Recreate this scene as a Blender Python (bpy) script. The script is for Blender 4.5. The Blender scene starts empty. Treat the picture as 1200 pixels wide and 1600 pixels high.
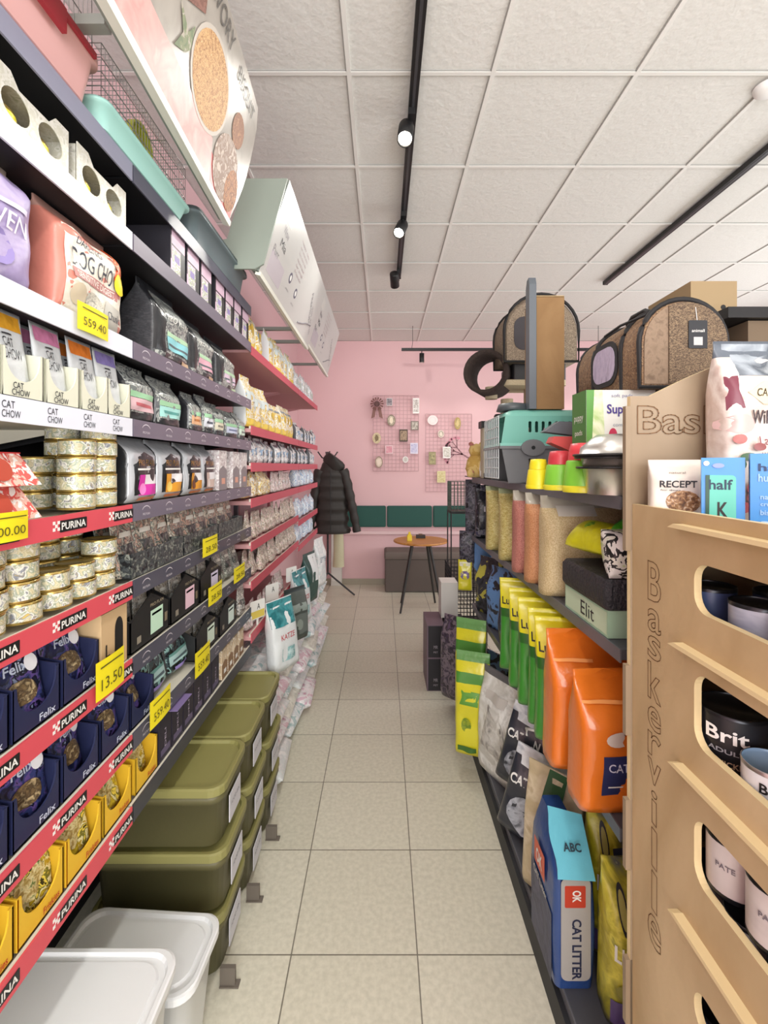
import bpy, math, random
from mathutils import Vector, Matrix
from mathutils.geometry import tessellate_polygon
R = random.Random(7)
PI = math.pi
scn = bpy.context.scene
COL = scn.collection
F = 722.0; EYE = 1.55; CX = 598.0; CY = 728.0
CEIL = 3.185; BACK = 6.05; LX = -.6     # ceiling height, far wall, plane of the left price rails

# ------------------------------------------------------------------ camera
cam = bpy.data.cameras.new('camera'); camo = bpy.data.objects.new('camera', cam); COL.objects.link(camo)
camo.location = (0, 0, EYE); camo.rotation_euler = (PI/2, 0, 0)
cam.sensor_fit = 'VERTICAL'; cam.sensor_height = 36; cam.sensor_width = 27
cam.lens = F/1600*36
cam.shift_x = (600-CX)/1600; cam.shift_y = -(800-CY)/1600
cam.clip_start = .02
scn.camera = camo
# ------------------------------------------------------------------ world, light, exposure
w = bpy.data.worlds.new('world'); scn.world = w; w.use_nodes = True
w.node_tree.nodes['Background'].inputs[0].default_value = (.80, .88, 1, 1)
w.node_tree.nodes['Background'].inputs[1].default_value = 1.0
vs = scn.view_settings
vs.view_transform = 'Standard'; vs.look = 'None'; vs.gamma = 1; vs.use_curve_mapping = False
vs.exposure = 0.06
scn.cycles.max_bounces = 6; scn.cycles.diffuse_bounces = 4; scn.cycles.glossy_bounces = 3
scn.cycles.transparent_max_bounces = 8
def area(name, loc, rot, sx, sy, e, col=(1, 1, 1)):
    l = bpy.data.lights.new(name, 'AREA'); l.shape = 'RECTANGLE'; l.size = sx; l.size_y = sy
    l.energy = e; l.color = col
    o = bpy.data.objects.new(name, l); COL.objects.link(o); o.location = loc; o.rotation_euler = rot
    return o
area('front_daylight_fill', (.6, -2.35, 1.75), (PI/2+.35, 0, 0), 3.6, 2.3, 200, (1, .98, .95))  # added unseen fill behind the camera, tilted up to brighten the ceiling
area('side_daylight_fill', (4.2, 2.6, 1.7), (PI/2, 0, PI/2), 4.5, 1.9, 85, (1, .985, .96))  # added fill out of view at the right wall opening
def spot(name, loc, target, e, ang=100, col=(1, .97, .91), rad=.05):
    l = bpy.data.lights.new(name, 'SPOT'); l.energy = e; l.spot_size = math.radians(ang); l.spot_blend = .7
    l.shadow_soft_size = rad; l.color = col
    o = bpy.data.objects.new(name, l); COL.objects.link(o); o.location = loc
    o.rotation_euler = (Vector(target)-Vector(loc)).to_track_quat('-Z', 'Y').to_euler()
    return o
SPOTS = [  # lamp position, aim, lit side visible to the aisle
    ((.10, 2.08, 3.02), (-.1, .9, 1.0), 20), ((.10, 2.92, 3.02), (-.5, 1.6, 1.2), 30),
    ((.10, 3.78, 3.02), (.3, 5.9, 1.6), 30), ((.13, .85, 3.02), (-.5, 1.7, .6), 12),
    ((.13, -.2, 3.02), (-.8, .9, .9), 26), ((.13, -1.2, 3.02), (.5, .6, .8), 26)]  # the last three are added lamps out of view, lighting the shelves

# ------------------------------------------------------------------ helpers
def P(px, py, Y): return Vector(((px-CX)*Y/F, Y, EYE-(py-CY)*Y/F))
def YL(px, X=LX): return F*abs(X)/abs(CX-px)
def hexc(h):
    h = h.lstrip('#'); c = [int(h[i:i+2], 16)/255 for i in (0, 2, 4)]
    return tuple(x/12.92 if x < .04045 else ((x+.055)/1.055)**2.4 for x in c)+(1,)
MATS = {}
def mat(h, rough=.5, metal=0, emit=0, alpha=1, bump=0, bs=40, name=None, trans=0, coat=0):
    key = (h, rough, metal, emit, alpha, bump, bs, trans, coat)
    if key in MATS: return MATS[key]
    m = bpy.data.materials.new(name or 'mat_'+h.strip('#')); m.use_nodes = True
    nt = m.node_tree; b = nt.nodes['Principled BSDF']
    b.inputs['Base Color'].default_value = hexc(h); b.inputs['Roughness'].default_value = rough
    b.inputs['Metallic'].default_value = metal; b.inputs['Alpha'].default_value = alpha
    b.inputs['Transmission Weight'].default_value = trans; b.inputs['Coat Weight'].default_value = coat
    if emit:
        b.inputs['Emission Color'].default_value = hexc(h); b.inputs['Emission Strength'].default_value = emit
    if bump:
        n = nt.nodes.new('ShaderNodeTexNoise'); n.inputs['Scale'].default_value = bs; n.inputs['Detail'].default_value = 3
        tc = nt.nodes.new('ShaderNodeTexCoord'); nt.links.new(tc.outputs['Object'], n.inputs['Vector'])
        bp = nt.nodes.new('ShaderNodeBump'); bp.inputs['Strength'].default_value = bump; bp.inputs['Distance'].default_value = .01
        nt.links.new(n.outputs['Fac'], bp.inputs['Height']); nt.links.new(bp.outputs[0], b.inputs['Normal'])
    MATS[key] = m
    return m
def pmat(cols, scale=30, rough=.4, bump=.25, stretch=(1, 1, 1), rnd=True, kind='noise', metal=0, soft=False, detail=5):
    if not soft and kind == 'noise' and rnd: scale *= 1.7; soft = scale > 55
    """printed film / mottled surface: blotches of several colours"""
    key = (tuple(cols), scale, rough, bump, stretch, rnd, kind, metal, soft, detail)
    if key in MATS: return MATS[key]
    m = bpy.data.materials.new('print_'+cols[0].strip('#')); m.use_nodes = True
    nt = m.node_tree; b = nt.nodes['Principled BSDF']; L = nt.links.new
    b.inputs['Roughness'].default_value = rough; b.inputs['Metallic'].default_value = metal
    tc = nt.nodes.new('ShaderNodeTexCoord'); mp = nt.nodes.new('ShaderNodeMapping')
    mp.inputs['Scale'].default_value = stretch; L(tc.outputs['Object'], mp.inputs['Vector'])
    vec = mp.outputs[0]
    if rnd:
        oi = nt.nodes.new('ShaderNodeObjectInfo'); mu = nt.nodes.new('ShaderNodeMath'); mu.operation = 'MULTIPLY'
        mu.inputs[1].default_value = 37; L(oi.outputs['Random'], mu.inputs[0])
        ad = nt.nodes.new('ShaderNodeVectorMath'); ad.operation = 'ADD'
        L(vec, ad.inputs[0]); L(mu.outputs[0], ad.inputs[1]); vec = ad.outputs[0]
    if kind == 'noise':
        n = nt.nodes.new('ShaderNodeTexNoise'); n.inputs['Detail'].default_value = detail; out = n.outputs['Fac']
    else:
        n = nt.nodes.new('ShaderNodeTexVoronoi'); out = n.outputs['Color']
    n.inputs['Scale'].default_value = scale; L(vec, n.inputs['Vector'])
    if kind == 'noise':
        n.inputs['Distortion'].default_value = .6
        mr = nt.nodes.new('ShaderNodeMapRange'); mr.inputs[1].default_value = .3; mr.inputs[2].default_value = .7
        L(out, mr.inputs[0]); out = mr.outputs[0]
    cr = nt.nodes.new('ShaderNodeValToRGB'); el = cr.color_ramp; el.interpolation = 'LINEAR' if soft else 'CONSTANT'
    k = len(cols)
    el.elements[0].position = 0; el.elements[0].color = hexc(cols[0])
    el.elements[1].position = (k-1)/k if not soft else 1; el.elements[1].color = hexc(cols[-1])
    for i in range(1, k-1):
        e = el.elements.new(i/k if not soft else i/(k-1)); e.color = hexc(cols[i])
    L(out, cr.inputs[0]); L(cr.outputs[0], b.inputs['Base Color'])
    if bump:
        n2 = nt.nodes.new('ShaderNodeTexNoise'); n2.inputs['Scale'].default_value = 35; L(tc.outputs['Object'], n2.inputs['Vector'])
        bp = nt.nodes.new('ShaderNodeBump'); bp.inputs['Strength'].default_value = bump; bp.inputs['Distance'].default_value = .01
        L(n2.outputs['Fac'], bp.inputs['Height']); L(bp.outputs[0], b.inputs['Normal'])
    MATS[key] = m
    return m
TXT = {}
def text_geo(s, bold=0):
    if (s, bold) in TXT: return TXT[(s, bold)]
    c = bpy.data.curves.new('t', 'FONT'); c.body = s; c.size = 1; c.resolution_u = 3; c.offset = bold; c.align_x = 'CENTER'
    o = bpy.data.objects.new('t', c); COL.objects.link(o)
    dg = bpy.context.evaluated_depsgraph_get(); dg.update()
    me = o.evaluated_get(dg).to_mesh()
    v = [tuple(x.co) for x in me.vertices]; f = [tuple(p.vertices) for p in me.polygons]
    o.evaluated_get(dg).to_mesh_clear(); bpy.data.objects.remove(o); bpy.data.curves.remove(c)
    x0 = min(a[0] for a in v); x1 = max(a[0] for a in v); y0 = min(a[1] for a in v); y1 = max(a[1] for a in v)
    v = [((a[0]-x0)/(x1-x0), (a[1]-y0)/(y1-y0)) for a in v]
    TXT[(s, bold)] = (v, f, (x1-x0)/(y1-y0)); return TXT[(s, bold)]
def rrect(x0, x1, y0, y1, r, n=4):
    out = []
    for cx, cy, a in ((x1-r, y1-r, 0), (x0+r, y1-r, PI/2), (x0+r, y0+r, PI), (x1-r, y0+r, 1.5*PI)):
        for i in range(n+1):
            t = a+PI/2*i/n; out.append((cx+r*math.cos(t), cy+r*math.sin(t)))
    return out
def circ(cx, cy, rx, ry=None, n=20):
    ry = ry or rx
    return [(cx+rx*math.cos(2*PI*i/n), cy+ry*math.sin(2*PI*i/n)) for i in range(n)]
RZ = lambda a: Matrix.Rotation(a, 4, 'Z')
RX = lambda a: Matrix.Rotation(a, 4, 'X')
RY = lambda a: Matrix.Rotation(a, 4, 'Y')
T = lambda x, y, z: Matrix.Translation((x, y, z))
FRONT = RX(PI/2)        # maps (x,y,0) -> (x,0,y): a picture facing -Y
class MB:
    def __init__(s): s.v = []; s.f = []; s.m = []; s.mats = []; s.sm = []
    def mi(s, m):
        if m not in s.mats: s.mats.append(m)
        return s.mats.index(m)
    def add(s, vs, fs, m, M=None, smooth=False):
        b = len(s.v)
        s.v += [tuple(M @ Vector(v)) if M is not None else tuple(v) for v in vs]
        for f in fs:
            s.f.append([b+i for i in f]); s.m.append(s.mi(m)); s.sm.append(smooth)
        return s
    def box(s, x0, x1, y0, y1, z0, z1, m, M=None):
        v = [(x, y, z) for z in (z0, z1) for y in (y0, y1) for x in (x0, x1)]
        return s.add(v, [(0, 2, 3, 1), (4, 5, 7, 6), (0, 1, 5, 4), (2, 6, 7, 3), (0, 4, 6, 2), (1, 3, 7, 5)], m, M)
    def loft(s, rings, m, cap=True, M=None, smooth=True, closed=True):
        v = [p for r in rings for p in r]; n = len(rings[0]); f = []
        for i in range(len(rings)-1):
            for j in range(n if closed else n-1):
                k = (j+1) % n; f.append((i*n+j, i*n+k, (i+1)*n+k, (i+1)*n+j))
        s.add(v, f, m, M, smooth)
        if cap:
            s.add(rings[0], [tuple(range(n))[::-1]], m, M); s.add(rings[-1], [tuple(range(n))], m, M)
        return s
    def lathe(s, prof, m, c=(0, 0, 0), seg=24, M=None, cap=True):
        rings = [[(c[0]+r*math.cos(2*PI*i/seg), c[1]+r*math.sin(2*PI*i/seg), c[2]+z) for i in range(seg)] for r, z in prof]
        return s.loft(rings, m, cap, M)
    def prism(s, loops, z0, z1, m, M=None, side=None):
        """2D outline (+holes) in XY, extruded z0..z1"""
        if not isinstance(loops[0][0], (tuple, list)): loops = [loops]
        flat = [p for l in loops for p in l]; n = len(flat)
        tri = tessellate_polygon([[Vector((a, b, 0)) for a, b in l] for l in loops])
        s.add([(a, b, z1) for a, b in flat], [t for t in tri], m, M)
        s.add([(a, b, z0) for a, b in flat], [t[::-1] for t in tri], m, M)
        off = 0
        for l in loops:
            k = len(l)
            v = [(a, b, z0) for a, b in l]+[(a, b, z1) for a, b in l]
            s.add(v, [(i, (i+1) % k, k+(i+1) % k, k+i) for i in range(k)], side or m, M); off += k
        return s
    def tube(s, pts, r, m, seg=8, M=None, closed=False):
        pts = [Vector(p) for p in pts]; rings = []; n = len(pts)
        for i, p in enumerate(pts):
            if closed: d = pts[(i+1) % n]-pts[i-1]
            else: d = pts[min(i+1, n-1)]-pts[max(i-1, 0)]
            d.normalize(); a = Vector((0, 0, 1)) if abs(d.z) < .9 else Vector((1, 0, 0))
            u = d.cross(a).normalized(); w_ = d.cross(u)
            rr = r[i] if isinstance(r, (list, tuple)) else r
            rings.append([p+u*rr*math.cos(2*PI*k/seg)+w_*rr*math.sin(2*PI*k/seg) for k in range(seg)])
        if closed: rings.append(rings[0])
        return s.loft(rings, m, not closed, M)
    def bar(s, a, b, r, m, M=None): return s.tube([a, b], r, m, 4, M)
    def text(s, t, m, cx, cy, w, h, M=None, z=0, bold=0):
        v, f, ar = text_geo(t, bold)
        if w is None: w = h*ar
        return s.add([(cx+(a-.5)*w, cy+(b-.5)*h, z) for a, b in v], f, m, M)
    def outline(s, t, m, cx, cy, w, h, lw, M=None, z=0, bold=0):
        v, f, ar = text_geo(t, bold)
        if w is None: w = h*ar
        p = [Vector((cx+(a-.5)*w, cy+(b-.5)*h, z)) for a, b in v]
        cnt = {}
        for q in f:
            for i in range(len(q)):
                e = tuple(sorted((q[i], q[(i+1) % len(q)]))); cnt[e] = cnt.get(e, 0)+1
        for (a, b), c in cnt.items():
            if c == 1:
                d = p[b]-p[a]
                if d.length < 1e-6: continue
                d.normalize(); nrm = Vector((-d.y, d.x, 0))*lw/2; e = d*lw/2
                s.add([p[a]-e-nrm, p[b]+e-nrm, p[b]+e+nrm, p[a]-e+nrm], [(0, 1, 2, 3)], m, M)
        return s
    def build(s, name, parent=None, loc=(0, 0, 0), rz=0, rot=None):
        me = bpy.data.meshes.new(name); me.from_pydata(s.v, [], s.f)
        for m in s.mats: me.materials.append(m)
        me.polygons.foreach_set('material_index', s.m); me.polygons.foreach_set('use_smooth', s.sm); me.update()
        o = bpy.data.objects.new(name, me); COL.objects.link(o); o.location = loc; o.rotation_euler = rot or (0, 0, rz)
        if parent: o.parent = parent
        return o
def tag(o, label, cat, group=None, kind=None):
    o['label'] = label; o['category'] = cat
    if group: o['group'] = group
    if kind: o['kind'] = kind
    return o
def empty(name, loc=(0, 0, 0), rz=0):
    o = bpy.data.objects.new(name, None); COL.objects.link(o); o.location = loc; o.rotation_euler = (0, 0, rz)
    o.empty_display_size = .05
    return o
def struct(mb, name):
    o = mb.build(name); o['kind'] = 'structure'; return o
def copy_tree(o, parent=None):
    c = o.copy(); COL.objects.link(c)
    if parent: c.parent = parent
    for ch in [x for x in o.children]: copy_tree(ch, c)
    return c
class Kind:
    """one of each kind is built; later ones are copies"""
    def __init__(s, fn): s.fn = fn; s.src = None
    def __call__(s, loc, rz, label, cat, group=None, rot=None):
        if s.src is None: o = s.src = s.fn()
        else: o = copy_tree(s.src)
        o.location = loc; o.rotation_euler = rot or (0, 0, rz)
        o['label'] = label; o['category'] = cat
        if group: o['group'] = group
        elif 'group' in o.keys(): del o['group']
        return o
ORD = ['first', 'second', 'third', 'fourth', 'fifth', 'sixth', 'seventh', 'eighth', 'ninth', 'tenth', 'eleventh', 'twelfth', 'thirteenth', 'fourteenth', 'fifteenth', 'sixteenth', 'seventeenth', 'eighteenth', 'nineteenth', 'twentieth']
ROT_L = PI/2      # front turned to +X (goods on the left shelves)
ROT_R = -PI/2     # front turned to -X (goods on the right shelves)

WHITE = mat('e8e8e4', .5); BLACK = mat('17171a', .45); INK = mat('2a2a30', .6); GOLD = mat('c9b06a', .25, .9); SILVER = mat('c8c8c8', .25, 1)
SHELFD = mat('2b2c31', .5); NAVY = mat('23284a', .35, bump=.2)

# ------------------------------------------------------------------ bags
def prof(style, v):
    if style == 'stand': return max(.04, 1-(v/.95)**1.3) if v < .93 else .04
    if style == 'pillow': return max(.05, math.sin(PI*min(max(v, 0), 1))**.55)
    if style == 'brick':
        if v < .04: return .82+.18*v/.04
        if v < .62: return 1
        return max(.05, 1-((v-.62)/.3)**1.2) if v < .92 else .05
    if style == 'full':
        if v < .08: return .7+.3*v/.08
        if v < .72: return 1
        return max(.06, 1-((v-.72)/.22)**1.5*.94) if v < .94 else .06
    return 1
def bag(w, h, d, style='brick', front=None, side=None, top=None, decals=(), n=4, amp=.004, seed=0, nu=28, nv=16, name='bag', lean=0, bands=()):
    rr = random.Random(seed); ph = [(rr.uniform(.6, 2.6), rr.uniform(.6, 3.4), rr.uniform(0, 6.3)) for _ in range(5)]
    def disp(x, z, s):
        q = 0
        for i, (a, b, c) in enumerate(ph): q += math.sin(a*(x/w)*6+s*1.7+c)*math.sin(b*(z/h)*6+c*1.3)/(1+i*.4)
        return q*amp
    def wid(v): return w/2*(1-.03*math.sin(PI*v)) if style != 'pillow' else w/2
    def D(v): return d/2*prof(style, v)
    def pt(u, v, s):
        X = wid(v)*u; Z = h*v
        y = D(v)*max(0, 1-abs(u)**n)**(1/n)
        e = min(1, D(v)/(d*.2)+.15)*(1 if v > .03 else 0)
        return X, s*y+disp(X, Z, s)*e*(1-abs(u)**6)+lean*Z, Z
    mb = MB(); rings = []
    for j in range(nv+1):
        v = j/nv; r = []
        for i in range(nu):
            t = 2*PI*i/nu; c, sn = math.cos(t), math.sin(t)
            u = math.copysign(abs(c)**(2/n), c); s = math.copysign(1, sn)
            # points on the super-ellipse
            y = D(v)*abs(sn)**(2/n)
            X = wid(v)*u; Z = h*v; e = min(1, D(v)/(d*.2)+.15)*(1 if v > .03 else 0)
            r.append((X, s*y+disp(X, Z, s)*e*(1-abs(u)**6)+lean*Z, Z))
        rings.append(r)
    vv = [p for r in rings for p in r]
    groups = {}
    for j in range(nv):
        for i in range(nu):
            k = (i+1) % nu; a = 2*PI*(i+.5)/nu; isside = abs(math.sin(a)) < .5 and side is not None
            isfront = math.sin(a) < 0
            m = side if isside else front
            for b0_, b1_, bm2 in bands:
                if b0_ <= (j+.5)/nv < b1_: m = bm2
            if top is not None and (j+.5)/nv > .9: m = top
            groups.setdefault(m, []).append((j*nu+i, j*nu+k, (j+1)*nu+k, (j+1)*nu+i))
    b = len(mb.v); mb.v += vv
    for m, fs in groups.items():
        for q in fs: mb.f.append(list(q)); mb.m.append(mb.mi(m)); mb.sm.append(True)
    mb.f.append(list(range(nu))[::-1]); mb.m.append(mb.mi(front)); mb.sm.append(False)
    mb.f.append([nv*nu+i for i in range(nu)]); mb.m.append(mb.mi(top or front)); mb.sm.append(False)
    lay = 0
    lb = MB()
    for dc in decals:
        lay += 1; off = .0009+.0004*lay
        kind, a = dc[0], dc[1:]
        def mp(u, v):
            X, y, Z = pt(u, v, -1); return (X, y-off, Z)
        if kind == 'rect':
            u0, u1, v0, v1, m = a; q = 8; k = 8
            lb.add([mp(u0+(u1-u0)*i/q, v0+(v1-v0)*j/k) for j in range(k+1) for i in range(q+1)],
                   [(j*(q+1)+i, j*(q+1)+i+1, (j+1)*(q+1)+i+1, (j+1)*(q+1)+i) for j in range(k) for i in range(q)], m, None, True)
        elif kind == 'poly':
            pts, m = a; c = (sum(p[0] for p in pts)/len(pts), sum(p[1] for p in pts)/len(pts)); K = 4; vs_ = [mp(*c)]; L_ = len(pts); fs = []
            for r_ in range(1, K+1): vs_ += [mp(c[0]+(p[0]-c[0])*r_/K, c[1]+(p[1]-c[1])*r_/K) for p in pts]
            for i in range(L_): fs.append((0, 1+i, 1+(i+1) % L_))
            for r_ in range(K-1):
                for i in range(L_): fs.append((1+r_*L_+i, 1+(r_+1)*L_+i, 1+(r_+1)*L_+(i+1) % L_, 1+r_*L_+(i+1) % L_))
            lb.add(vs_, fs, m, None, True)
        elif kind == 'ell':
            uc, vc, ru, rv, m = a; q = 16; vs_ = [mp(uc, vc)]
            for r_ in (.5, 1): vs_ += [mp(uc+ru*r_*math.cos(2*PI*i/q), vc+rv*r_*math.sin(2*PI*i/q)) for i in range(q)]
            fs = [(0, 1+i, 1+(i+1) % q) for i in range(q)]+[(1+i, 1+q+i, 1+q+(i+1) % q, 1+(i+1) % q) for i in range(q)]
            lb.add(vs_, fs, m, None, True)
        elif kind == 'text':
            t, u0, u1, v0, v1, m = a[:6]; bold = a[6] if len(a) > 6 else .01
            v_, f_, ar = text_geo(t, bold)
            lb.add([mp(u0+(u1-u0)*x, v0+(v1-v0)*y) for x, y in v_], f_, m, None, True)
    o = mb.build(name)
    if lb.v: lb.build('printed_label', o)
    return o

# ------------------------------------------------------------------ the setting
floor_m = bpy.data.materials.new('floor_tiles'); floor_m.use_nodes = True
nt = floor_m.node_tree; L = nt.links.new; b = nt.nodes['Principled BSDF']
tc = nt.nodes.new('ShaderNodeTexCoord'); mp = nt.nodes.new('ShaderNodeMapping'); L(tc.outputs['Object'], mp.inputs[0])
mp.inputs['Location'].default_value = (-.11, -1.465, 0)
br = nt.nodes.new('ShaderNodeTexBrick'); br.offset = 0; br.squash = 1
for k, v in (('Scale', 1), ('Mortar Size', .0022), ('Mortar Smooth', .1), ('Brick Width', .4), ('Row Height', .4), ('Bias', 0)): br.inputs[k].default_value = v
br.inputs['Color1'].default_value = hexc('dad6c5'); br.inputs['Color2'].default_value = hexc('d3cfbd'); br.inputs['Mortar'].default_value = hexc('7d786b')
L(mp.outputs[0], br.inputs['Vector'])
nz = nt.nodes.new('ShaderNodeTexNoise'); nz.inputs['Scale'].default_value = 60; nz.inputs['Detail'].default_value = 6; L(tc.outputs['Object'], nz.inputs['Vector'])
cr = nt.nodes.new('ShaderNodeValToRGB'); cr.color_ramp.elements[0].position = .35; cr.color_ramp.elements[0].color = (.86, .86, .85, 1); cr.color_ramp.elements[1].position = .65; cr.color_ramp.elements[1].color = (1, 1, 1, 1)
L(nz.outputs['Fac'], cr.inputs[0]); mx = nt.nodes.new('ShaderNodeMixRGB'); mx.blend_type = 'MULTIPLY'; mx.inputs[0].default_value = 1
L(br.outputs['Color'], mx.inputs[1]); L(cr.outputs[0], mx.inputs[2]); L(mx.outputs[0], b.inputs['Base Color'])
b.inputs['Roughness'].default_value = .38
bp = nt.nodes.new('ShaderNodeBump'); bp.inputs['Strength'].default_value = .3; bp.inputs['Distance'].default_value = .003; L(br.outputs['Fac'], bp.inputs['Height']); bp.invert = True; L(bp.outputs[0], b.inputs['Normal'])
RXW = 4.3; LXW = -1.12; REAR = -2.6
struct(MB().box(LXW-.1, RXW+.1, REAR-.1, BACK+.1, -.1, 0, floor_m), 'floor')
tile_m = pmat(['d8d7d2', 'dcdbd7', 'e0dfdb'], 90, .9, .3, rnd=False, soft=True)
struct(MB().box(LXW-.1, RXW+.1, REAR-.1, BACK+.1, CEIL+.004, CEIL+.1, tile_m), 'ceiling')
g = MB(); tb = mat('e6e5e1', .5); tb_shade = mat('a5a5a2', .7)  # darker strip beside each bar: its shadow put into the colour
k = -2
while True:
    x = -.141+.6*k; k += 1
    if x > RXW: break
    if x > LXW:
        g.box(x-.009, x+.009, REAR, BACK, CEIL-.004, CEIL+.006, tb); g.box(x-.013, x-.009, REAR, BACK, CEIL-.0005, CEIL+.006, tb_shade)
k = -8
while True:
    y = 1.923+.6*k; k += 1
    if y > BACK: break
    if y > REAR:
        g.box(LXW, RXW, y-.009, y+.009, CEIL-.0035, CEIL+.006, tb); g.box(LXW, RXW, y-.013, y-.009, CEIL-.0005, CEIL+.006, tb_shade)
struct(g, 'trim_1')
pink = mat('e4bdc1', .75, bump=.08, bs=60)
struct(MB().box(LXW-.1, RXW+.1, BACK, BACK+.1, 0, CEIL, pink), 'wall_back')
struct(MB().box(LXW-.1, LXW, REAR, BACK, 0, CEIL, pink), 'wall_left')
wr = MB(); wm = mat('d9d2cf', .8)
wr.box(RXW, RXW+.1, REAR, BACK, 0, .7, wm); wr.box(RXW, RXW+.1, REAR, BACK, 2.7, CEIL, wm)
wr.box(RXW, RXW+.1, REAR, .3, .7, 2.7, wm); wr.box(RXW, RXW+.1, 5, BACK, .7, 2.7, wm); struct(wr, 'wall_right')
wr = MB(); wr.box(LXW-.1, -1.2+.0, REAR-.1, REAR, 0, CEIL, wm); wr.box(LXW, -.8-.4+.01, REAR-.1, REAR, 0, CEIL, wm)
wr.box(-1.2, 2.5, REAR-.1, REAR, 2.95, CEIL, wm); wr.box(-1.2, 2.5, REAR-.1, REAR, 0, .5, wm); wr.box(2.5, RXW, REAR-.1, REAR, 0, CEIL, wm); struct(wr, 'wall_front')
struct(MB().box(LXW, RXW, BACK-.012, BACK, 0, .075, mat('a79f8e', .5)), 'baseboard_back')
# green upholstered wall pads, each a panel
gm = mat('24544c', .7, bump=.1, bs=300)
x = -.55; i = 0
while x < 2.2:
    m_ = MB(); pr = rrect(x+.006, x+.59, .755, 1.03, .02)
    m_.prism(pr, 0, .04, gm, T(0, BACK, 0) @ FRONT)
    m_.prism(rrect(x+.02, x+.576, .769, 1.016, .02), .04, .05, gm, T(0, BACK, 0) @ FRONT)
    tag(m_.build('wall_pad'), 'dark green padded wall panel, %s from the left on the pink wall' % ORD[i], 'wall panel', 'green padded panels on the pink wall'); x += .6; i += 1
struct(MB().box(-.72, RXW, BACK-.03, BACK, .66, .7, mat('e9c9cb', .6)), 'trim_2')

# ------------------------------------------------------------------ track lights
tm = mat('151517', .5)
def track(x, y0, y1, label):
    r = empty('ceiling_track', (x, y0, CEIL-.035))
    MB().box(-.019, .019, 0, y1-y0, 0, .03, tm).box(-.006, .006, 0, y1-y0, -.001, 0, mat('3c3c40', .4)).build('track_rail', r)
    MB().box(-.021, .021, -.004, .004, -.002, .03, tm).box(-.021, .021, y1-y0-.004, y1-y0+.004, -.002, .03, tm).build('end_cap', r)
    tag(r, label, 'ceiling track')
track(.135, -2.2, 3.95, 'black ceiling light track running above the aisle')
track(1.965, -1.0, 4.08, 'black ceiling light track on the right side without lamps in view')
LAB = ['glowing black track spotlight nearest over the aisle', 'glowing black track spotlight, second over the aisle', 'black track spotlight turned to the back wall at the track end',
       'added black track spotlight above the cat food packs, out of view', 'added unseen black track spotlight behind the viewpoint', 'added unseen black track spotlight by the front wall']
bulb = mat('fff4dc', .5, emit=40)
for i, (pos, aim, en) in enumerate(SPOTS):
    p = Vector(pos); dirv = (Vector(aim)-p).normalized()
    if i == 3: pass
    r = empty('track_spotlight', (p.x+.03, p.y+.03, CEIL-.05))
    MB().box(-.016, .016, -.05, .05, -.015, .015, tm).lathe([(.008, -.06), (.008, 0)], tm, (0, 0, -.0)).build('adapter', r)
    q = dirv.to_track_quat('-Z', 'Y').to_matrix().to_4x4()
    rel = p-r.location
    q = T(*rel) @ q
    MB().lathe([(.012, .12), (.034, .118), (.036, .11), (.036, 0), (.032, 0), (.030, .012)], tm, M=q, cap=False).lathe([(.03, .118), (.01, .12)], tm, M=q).build('lamp_body', r)
    MB().lathe([(.030, .010), (.001, .010)][::-1], bulb, M=q, cap=False).build('lens', r)
    tag(r, LAB[i], 'spotlight', 'aisle track spotlights')
    spot('spot_lamp', p+dirv*.03, aim, en)
# hanging bar light near the back wall
hb = empty('hanging_track', (.22, 5.4, 2.895))
MB().box(0, 2.5, -.018, .018, 0, .03, tm).build('track_rail', hb)
MB().tube([(.12, 0, .03), (.13, 0, .1), (.13, 0, CEIL-2.895)], .003, tm, 6).tube([(2.3, 0, .03), (2.3, 0, CEIL-2.895)], .003, tm, 6).build('cable', hb)
tag(hb, 'black suspended lighting bar in front of the pink wall', 'ceiling track')
for i, px in enumerate((659, 758, 930)):
    q = P(px, 560, 5.4)
    r = empty('track_spotlight', (q.x, 5.4, 2.895))
    MB().lathe([(.006, -.03), (.006, 0)], tm).build('adapter', r)
    MB().lathe([(.026, -.135), (.028, -.13), (.028, -.03), (.01, -.026)], tm).build('lamp_body', r)
    MB().lathe([(.001, -.1355), (.022, -.1355)], bulb if False else mat('dad6cc', .3), cap=False).build('lens', r)
    tag(r, 'small black cylinder spotlight, %s from the left on the suspended bar' % ORD[i], 'spotlight', 'spotlights on the suspended bar')
    spot('wall_lamp', (q.x, 5.38, 2.74), (q.x, 5.95, 1.5), 10, 90)
sd = MB().lathe([(.0, -.03), (.035, -.03), (.05, -.018), (.055, 0)], mat('eeeeec', .5), (1.66, 1.99, CEIL-.003))
tag(sd.build('smoke_detector'), 'round white smoke detector on the ceiling at the right', 'smoke detector')

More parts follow.
